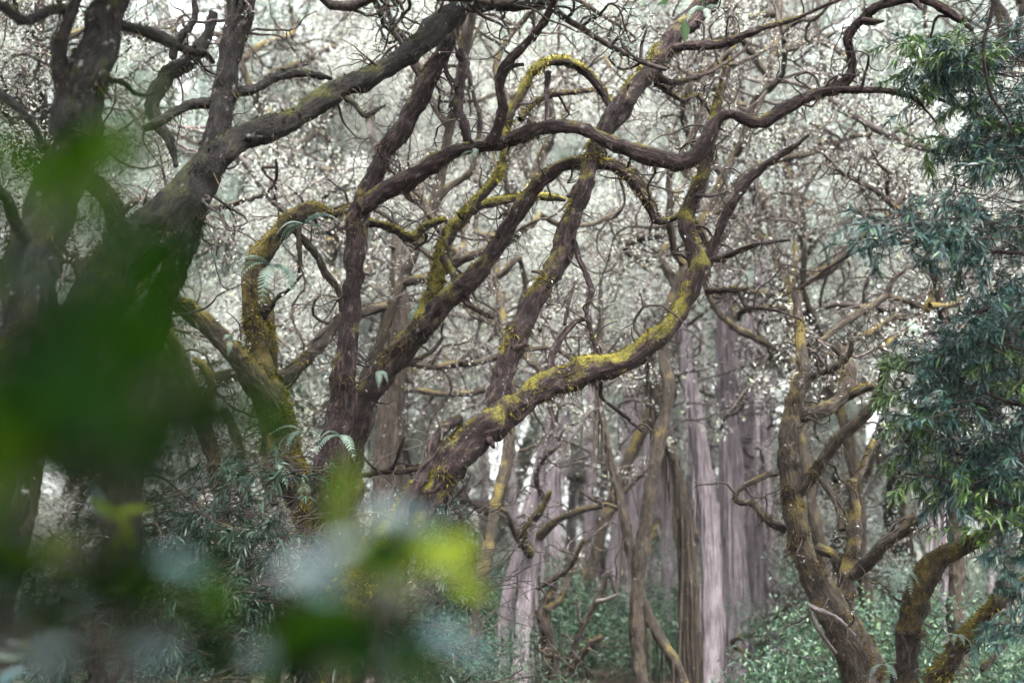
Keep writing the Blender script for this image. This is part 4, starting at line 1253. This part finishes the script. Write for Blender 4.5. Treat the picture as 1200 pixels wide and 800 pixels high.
# ------------------------------------------------------------------ ferns on the limbs
def frond_mesh(seed):
    r = np.random.default_rng(seed)
    n = 15
    t = np.linspace(0, 1, n)
    ax = np.stack([t * 0.26, np.zeros(n), 0.07 * np.sin(t * 2.2) - 0.16 * t ** 2.2], -1)
    g = Geo()
    twig_tube(g, ax, 0.0022, 0.0008, 3)
    T = nrm(np.gradient(ax, axis=0))
    for s in (-1, 1):
        for i in range(1, n):
            wl = 0.042 * math.sin(math.pi * min(1, 0.12 + t[i] * 0.88)) ** 0.7 + 0.003
            d = np.array([0, s, -0.25]) + T[i] * 0.35
            e = ax[i] + d * wl
            h = T[i] * 0.0095
            v = np.stack([ax[i] - h, ax[i] + h, e + h * 0.55, e - h * 0.25])
            g.add(v, np.array([[0, 1, 2, 3]]))
    return g.mesh('frond', M_FERN, smooth=False, attrs=False)


frond_meshes = [frond_mesh(k) for k in range(3)]


def fern(label, x, y, d, n=5, size=1.0, spread=1.0, head=None):
    root = thing('fern', label, 'fern', at(x, y, d), 'ferns growing on the limbs')
    for k in range(n):
        o = bpy.data.objects.new('frond', frond_meshes[k % 3])
        COL.objects.link(o)
        o.parent = root
        a = (-math.pi / 2 + rng.uniform(-1.9, 1.9)) if head is None else head + rng.uniform(-0.8, 0.8)
        o.rotation_euler = (rng.uniform(-0.3, 0.3), rng.uniform(-0.3, 0.9) * spread, a)
        s = size * rng.uniform(0.75, 1.2)
        o.scale = (s, s, s)


fern('pale fern hanging at the top of the ochre mossed trunk', 356, 262, 10.6, 6, 1.0)
fern('pale fern clump halfway down the ochre mossed trunk, front side', 318, 312, 10.6, 8, 1.05)
fern('small pale fern on the left mossy limb below the diagonal trunk', 270, 398, 10.1, 3, 0.6)
fern('pale fern at the foot of the central dark stem, right side', 398, 510, 9.9, 3, 0.85)
fern('pale fern at the fork between ochre trunk and central dark stem', 356, 508, 10.3, 5, 0.8)
fern('pale fern lower down on the fuzzy burl of the ochre tree', 322, 545, 10.2, 3, 0.8)
fern('small fern on the yellow-mossed leaning stem near its yellow patch', 490, 362, 10.2, 3, 0.55)
fern('small fern drooping from the leaning stem beside the central stem', 445, 435, 10.2, 3, 0.6)
fern('pale fern tucked left of the stout mossed trunk at lower right', 1058, 672, 9.8, 4, 0.7)
fern('fern on the leaning mossy trunk in the bottom right corner', 1124, 745, 9.1, 4, 0.55)
fern('fern sprouting low between the two lower right trunks', 1036, 778, 9.9, 4, 0.6)
fern('tiny fern on the right tree where its limb bends down', 1068, 378, 12.6, 4, 0.7)
fern('fern on the underside of the high limb near the top centre', 826, 12, 10.3, 4, 0.7)
fern('small fern in the crook of the snaking limb', 556, 178, 9.6, 3, 0.5)

# ------------------------------------------------------------------ out-of-focus saplings close to the camera
def broad_leaf(seed):
    r = np.random.default_rng(seed)
    n = 9
    t = np.linspace(0, 1, n)
    wv = 0.5 * np.sin(np.pi * t ** 0.8) ** 0.9 * 0.44
    z = -0.18 * t ** 2 + 0.05 * t
    g = Geo()
    v = []
    for i in range(n):
        v += [[t[i], wv[i], z[i] + wv[i] * 0.3], [t[i], 0, z[i]], [t[i], -wv[i], z[i] + wv[i] * 0.3]]
    q = []
    for i in range(n - 1):
        for c in (0, 1):
            q.append([i * 3 + c, i * 3 + c + 1, i * 3 + 4 + c, i * 3 + 3 + c])
    g.add(np.array(v), np.array(q))
    twig_tube(g, np.array([[-0.18, 0, 0.02], [-0.08, 0, 0.01], [0.0, 0, 0.0]]), 0.012, 0.01, 4)
    return g


LEAFG = broad_leaf(1)
LEAFM = {k: LEAFG.mesh('leaf', m_, True, False) for k, m_ in (('o', M_OLIVE), ('y', M_YELLOWG), ('g', M_SKYLEAF), ('d', M_SHRUB))}


def sapling(label, stem_px, d, leaves):
    P = np.array([at(x, y, dd * (1.32 if dd < 1.3 else 1.0)) for (x, y, dd) in stem_px])
    z0 = float(ground_z(P[0][0], P[0][1]))
    P = np.vstack([[P[0][0], P[0][1] + 0.02, z0 - 0.03], P])
    root = thing('sapling', label, 'sapling', P[0])
    Pr, Rr, Mr = resample(P, np.linspace(0.006, 0.002, len(P)), np.zeros(len(P)), 8, 0.03)
    g = Geo()
    twig_tube(g, Pr, 0.005, 0.0015, 6)
    gt = Geo()
    for (x, y, dd, L, c, rot, tilt, roll) in leaves:
        if dd < 1.3:
            L = L * (0.80 if c == 'g' else 1.0)
            dd = dd * 1.32
        p = at(x, y, dd)
        o = bpy.data.objects.new('leaf', LEAFM[c])
        COL.objects.link(o)
        o.parent = root
        # rot: heading seen in the picture plane (0 = to the right), tilt: nose towards or away from camera, roll about its own rib
        a = math.radians(rot)
        dirv = RGT * math.cos(a) + UPV * math.sin(a) + FWD * math.tan(math.radians(tilt))
        dirv = dirv / np.linalg.norm(dirv)
        q = Vector(dirv).to_track_quat('X', 'Z')
        from mathutils import Quaternion
        q = q @ Quaternion((1, 0, 0), math.radians(roll))
        o.rotation_mode = 'QUATERNION'
        o.rotation_quaternion = q
        c0 = p - dirv * L * 0.5
        o.location = tuple(c0 - np.array(root.location))
        o.scale = (L, L * (0.55 if c == 'y' and dd > 2 else 1.0), L)
        # leaf stalk to the nearest point of the stem
        k = int(np.argmin(np.linalg.norm(Pr - c0, axis=1) + np.where(Pr[:, 2] > c0[2] + 0.02, 0.3, 0)))
        mid = (Pr[k] + c0) / 2 + np.array([0, 0, -0.01])
        twig_tube(gt, np.array([Pr[k], mid, c0 - dirv * L * 0.15]), 0.0022, 0.0012, 4)
    g.obj('stem', M_TWIG, root)
    gt.obj('leaf_stalks', M_TWIG, root, kind='stuff')


def spread_leaves(cx, cy, sx, sy, d, n, L, c, seed):
    r = np.random.default_rng(seed)
    out = []
    for _ in range(n):
        out.append((cx + r.normal() * sx, cy + r.normal() * sy, r.uniform(*d), r.uniform(*L), c, r.uniform(0, 360), r.uniform(-30, 30), r.uniform(-60, 60)))
    return out


lv = [(120, 165, .80, .075, 'o', 10, 10, 70), (70, 190, .82, .07, 'o', 170, 5, 80), (160, 180, .85, .06, 'o', -10, 10, 75), (30, 312, .72, .035, 'g', 100, 5, 85),
      (60, 420, .68, .05, 'o', 180, 0, 75), (160, 430, .72, .08, 'o', 10, 5, 65), (20, 460, .65, .08, 'o', 160, 5, 80),
      (110, 480, .68, .085, 'o', 0, 10, 60), (210, 490, .72, .08, 'o', -5, 0, 60), (280, 500, .75, .075, 'o', 8, 0, 50), (30, 530, .65, .08, 'o', 190, 0, 70), (140, 540, .7, .07, 'o', 185, 0, 60),
      *spread_leaves(50, 470, 60, 50, (.45, .75), 16, (.05, .08), 'o', 5), *spread_leaves(60, 320, 60, 90, (.45, .7), 16, (.05, .08), 'o', 15), *spread_leaves(60, 640, 90, 80, (.5, .8), 18, (.05, .075), 'o', 17), *spread_leaves(170, 440, 60, 60, (.5, .75), 8, (.05, .07), 'o', 18), *spread_leaves(110, 150, 50, 30, (.6, .8), 5, (.05, .07), 'o', 16), *spread_leaves(190, 505, 90, 28, (.55, .8), 16, (.03, .055), 'o', 6), *spread_leaves(40, 600, 60, 60, (.5, .8), 12, (.03, .055), 'o', 8), (330, 495, .8, .05, 'o', -4, 0, 40)]
sapling('blurred dark green broad leaved sapling close to the lens at left', [(-40, 760, .75), (-10, 600, .72), (40, 450, .7), (80, 330, .75), (110, 200, .8)], .7, lv)

lv = [(405, 570, .95, .065, 'y', 85, 5, 80), (395, 600, .95, .05, 'y', 100, 5, 70), (360, 665, .80, .055, 'g', 10, 20, 60), (335, 672, .82, .05, 'g', 160, 20, 60), (380, 690, .8, .04, 'g', -30, 15, 70),
      (455, 600, .92, .05, 'g', 20, 20, 60), (490, 610, .92, .04, 'g', 0, 20, 50), (460, 690, .95, .035, 'g', -55, 5, 80), (430, 715, .9, .028, 'g', 90, 0, 80),
      (450, 650, .85, .075, 'o', 20, 5, 75), (500, 640, .9, .065, 'y', 10, 5, 70), (370, 735, .78, .085, 'o', 200, 5, 70), (420, 760, .78, .08, 'o', -20, 5, 70), (330, 730, .8, .065, 'o', 150, 5, 70),
      (450, 765, .82, .05, 'g', -10, 20, 60), (520, 745, .9, .055, 'g', -8, 25, 50), (560, 765, .95, .045, 'g', -15, 25, 50), (530, 655, 1.1, .06, 'y', 10, 10, 60), (550, 690, 1.15, .05, 'y', -20, 10, 60),
      (395, 725, .84, .04, 'g', 70, 5, 60), (480, 740, .85, .06, 'o', 120, 5, 70), (350, 780, .8, .06, 'o', 20, 5, 70), (500, 790, .9, .05, 'o', 0, 5, 70), (430, 640, .9, .05, 'y', 60, 5, 70), (380, 745, .8, .06, 'y', 190, 5, 70), (350, 715, .85, .05, 'o', 30, 5, 60), (445, 668, .85, .055, 'y', -20, 5, 60), (475, 655, .9, .05, 'y', 30, 5, 70), (410, 775, .85, .06, 'y', 10, 5, 70), (470, 780, .85, .06, 'o', 170, 5, 70), (400, 640, .85, .04, 'g', 20, 10, 60), (540, 640, 1.2, .05, 'y', 60, 5, 60)]
sapling('blurred sapling with lime and pale sky-toned leaves close to the lens at bottom centre', [(420, 900, .9), (425, 800, .88), (430, 720, .87), (425, 650, .9), (410, 590, .94)], .9, lv)

lv = [(95, 706, .95, .035, 'g', 20, 5, 80), (60, 640, 1.1, .055, 'y', 200, 5, 70), (80, 660, 1.1, .05, 'y', -30, 5, 70), (30, 650, 1.1, .045, 'y', 120, 5, 70), (15, 680, .9, .05, 'g', 150, 20, 60), (30, 715, .8, .05, 'g', -20, 20, 60),
      (180, 765, .8, .055, 'g', 0, 25, 55), (215, 660, .9, .055, 'g', -15, 25, 50), (160, 685, .95, .055, 'y', -25, 5, 60), (255, 700, .95, .055, 'o', 100, 5, 70), (260, 780, .85, .06, 'o', 20, 5, 60), (300, 770, .9, .045, 'g', 0, 20, 60),
      (60, 770, .85, .05, 'g', 20, 20, 50), (120, 690, 1.0, .06, 'o', 190, 5, 65), (10, 620, 1.0, .03, 'g', 60, 10, 80), (5, 740, .9, .05, 'o', 60, 10, 80), (230, 745, .85, .05, 'o', 160, 10, 60), (130, 640, 1.0, .05, 'o', 120, 10, 60), (180, 650, 1.05, .05, 'o', 10, 10, 60), *spread_leaves(150, 720, 120, 60, (.7, 1.1), 14, (.03, .06), 'o', 9)]
sapling('blurred sapling with pale and olive leaves close to the lens at bottom left', [(150, 920, .95), (140, 820, .93), (120, 740, .95), (100, 680, 1.0), (70, 640, 1.08)], .9, lv)

lv = [(128, 600, 2.8, .09, 'y', -30, 5, 70), (148, 618, 2.8, .085, 'y', -60, 5, 70), (155, 598, 2.85, .08, 'y', 5, 5, 70), (112, 588, 2.8, .06, 'g', 100, 5, 70), (140, 635, 2.8, .07, 'y', -100, 5, 60), (100, 610, 2.8, .06, 'o', 170, 5, 60)]
sapling('sapling tip with a fan of bright lime leaves, less blurred, lower left', [(90, 860, 2.9), (95, 760, 2.88), (100, 680, 2.85), (118, 608, 2.8)], 2.8, lv)

lv = [(10, 768, 3.8, .09, 'd', 0, 5, 60), (20, 756, 3.8, .06, 'g', -10, 5, 60), (32, 760, 3.8, .06, 'y', -40, 5, 60), (12, 792, 3.6, .08, 'g', 30, 5, 60), (5, 745, 3.8, .06, 'd', 60, 5, 60)]
sapling('small seedling with a few crisp leaves in the bottom left corner', [(-30, 880, 3.7), (-10, 820, 3.75), (8, 770, 3.8)], 3.8, lv)

# ------------------------------------------------------------------ the misty air between the trees
hz = bpy.data.meshes.new('haze')
x0, x1, y0, y1, z0, z1 = -450, 450, -70, 720, -1.6, 32.0
hz.from_pydata([(x0, y0, z0), (x1, y0, z0), (x1, y1, z0), (x0, y1, z0), (x0, y0, z1), (x1, y0, z1), (x1, y1, z1), (x0, y1, z1)], [],
               [(0, 3, 2, 1), (4, 5, 6, 7), (0, 1, 5, 4), (1, 2, 6, 5), (2, 3, 7, 6), (3, 0, 4, 7)])
ho = bpy.data.objects.new('haze', hz)
COL.objects.link(ho)
ho['kind'] = 'stuff'
ho['label'] = 'thin pale mist filling the wood'
ho['category'] = 'haze'
m, n, out = new_mat('mist')
pv = n.nodes.new('ShaderNodeVolumePrincipled')
pv.inputs['Color'].default_value = (0.93, 0.93, 0.95, 1)
pv.inputs['Density'].default_value = 0.0003
n.links.new(pv.outputs[0], out.inputs['Volume'])
hz.materials.append(m)
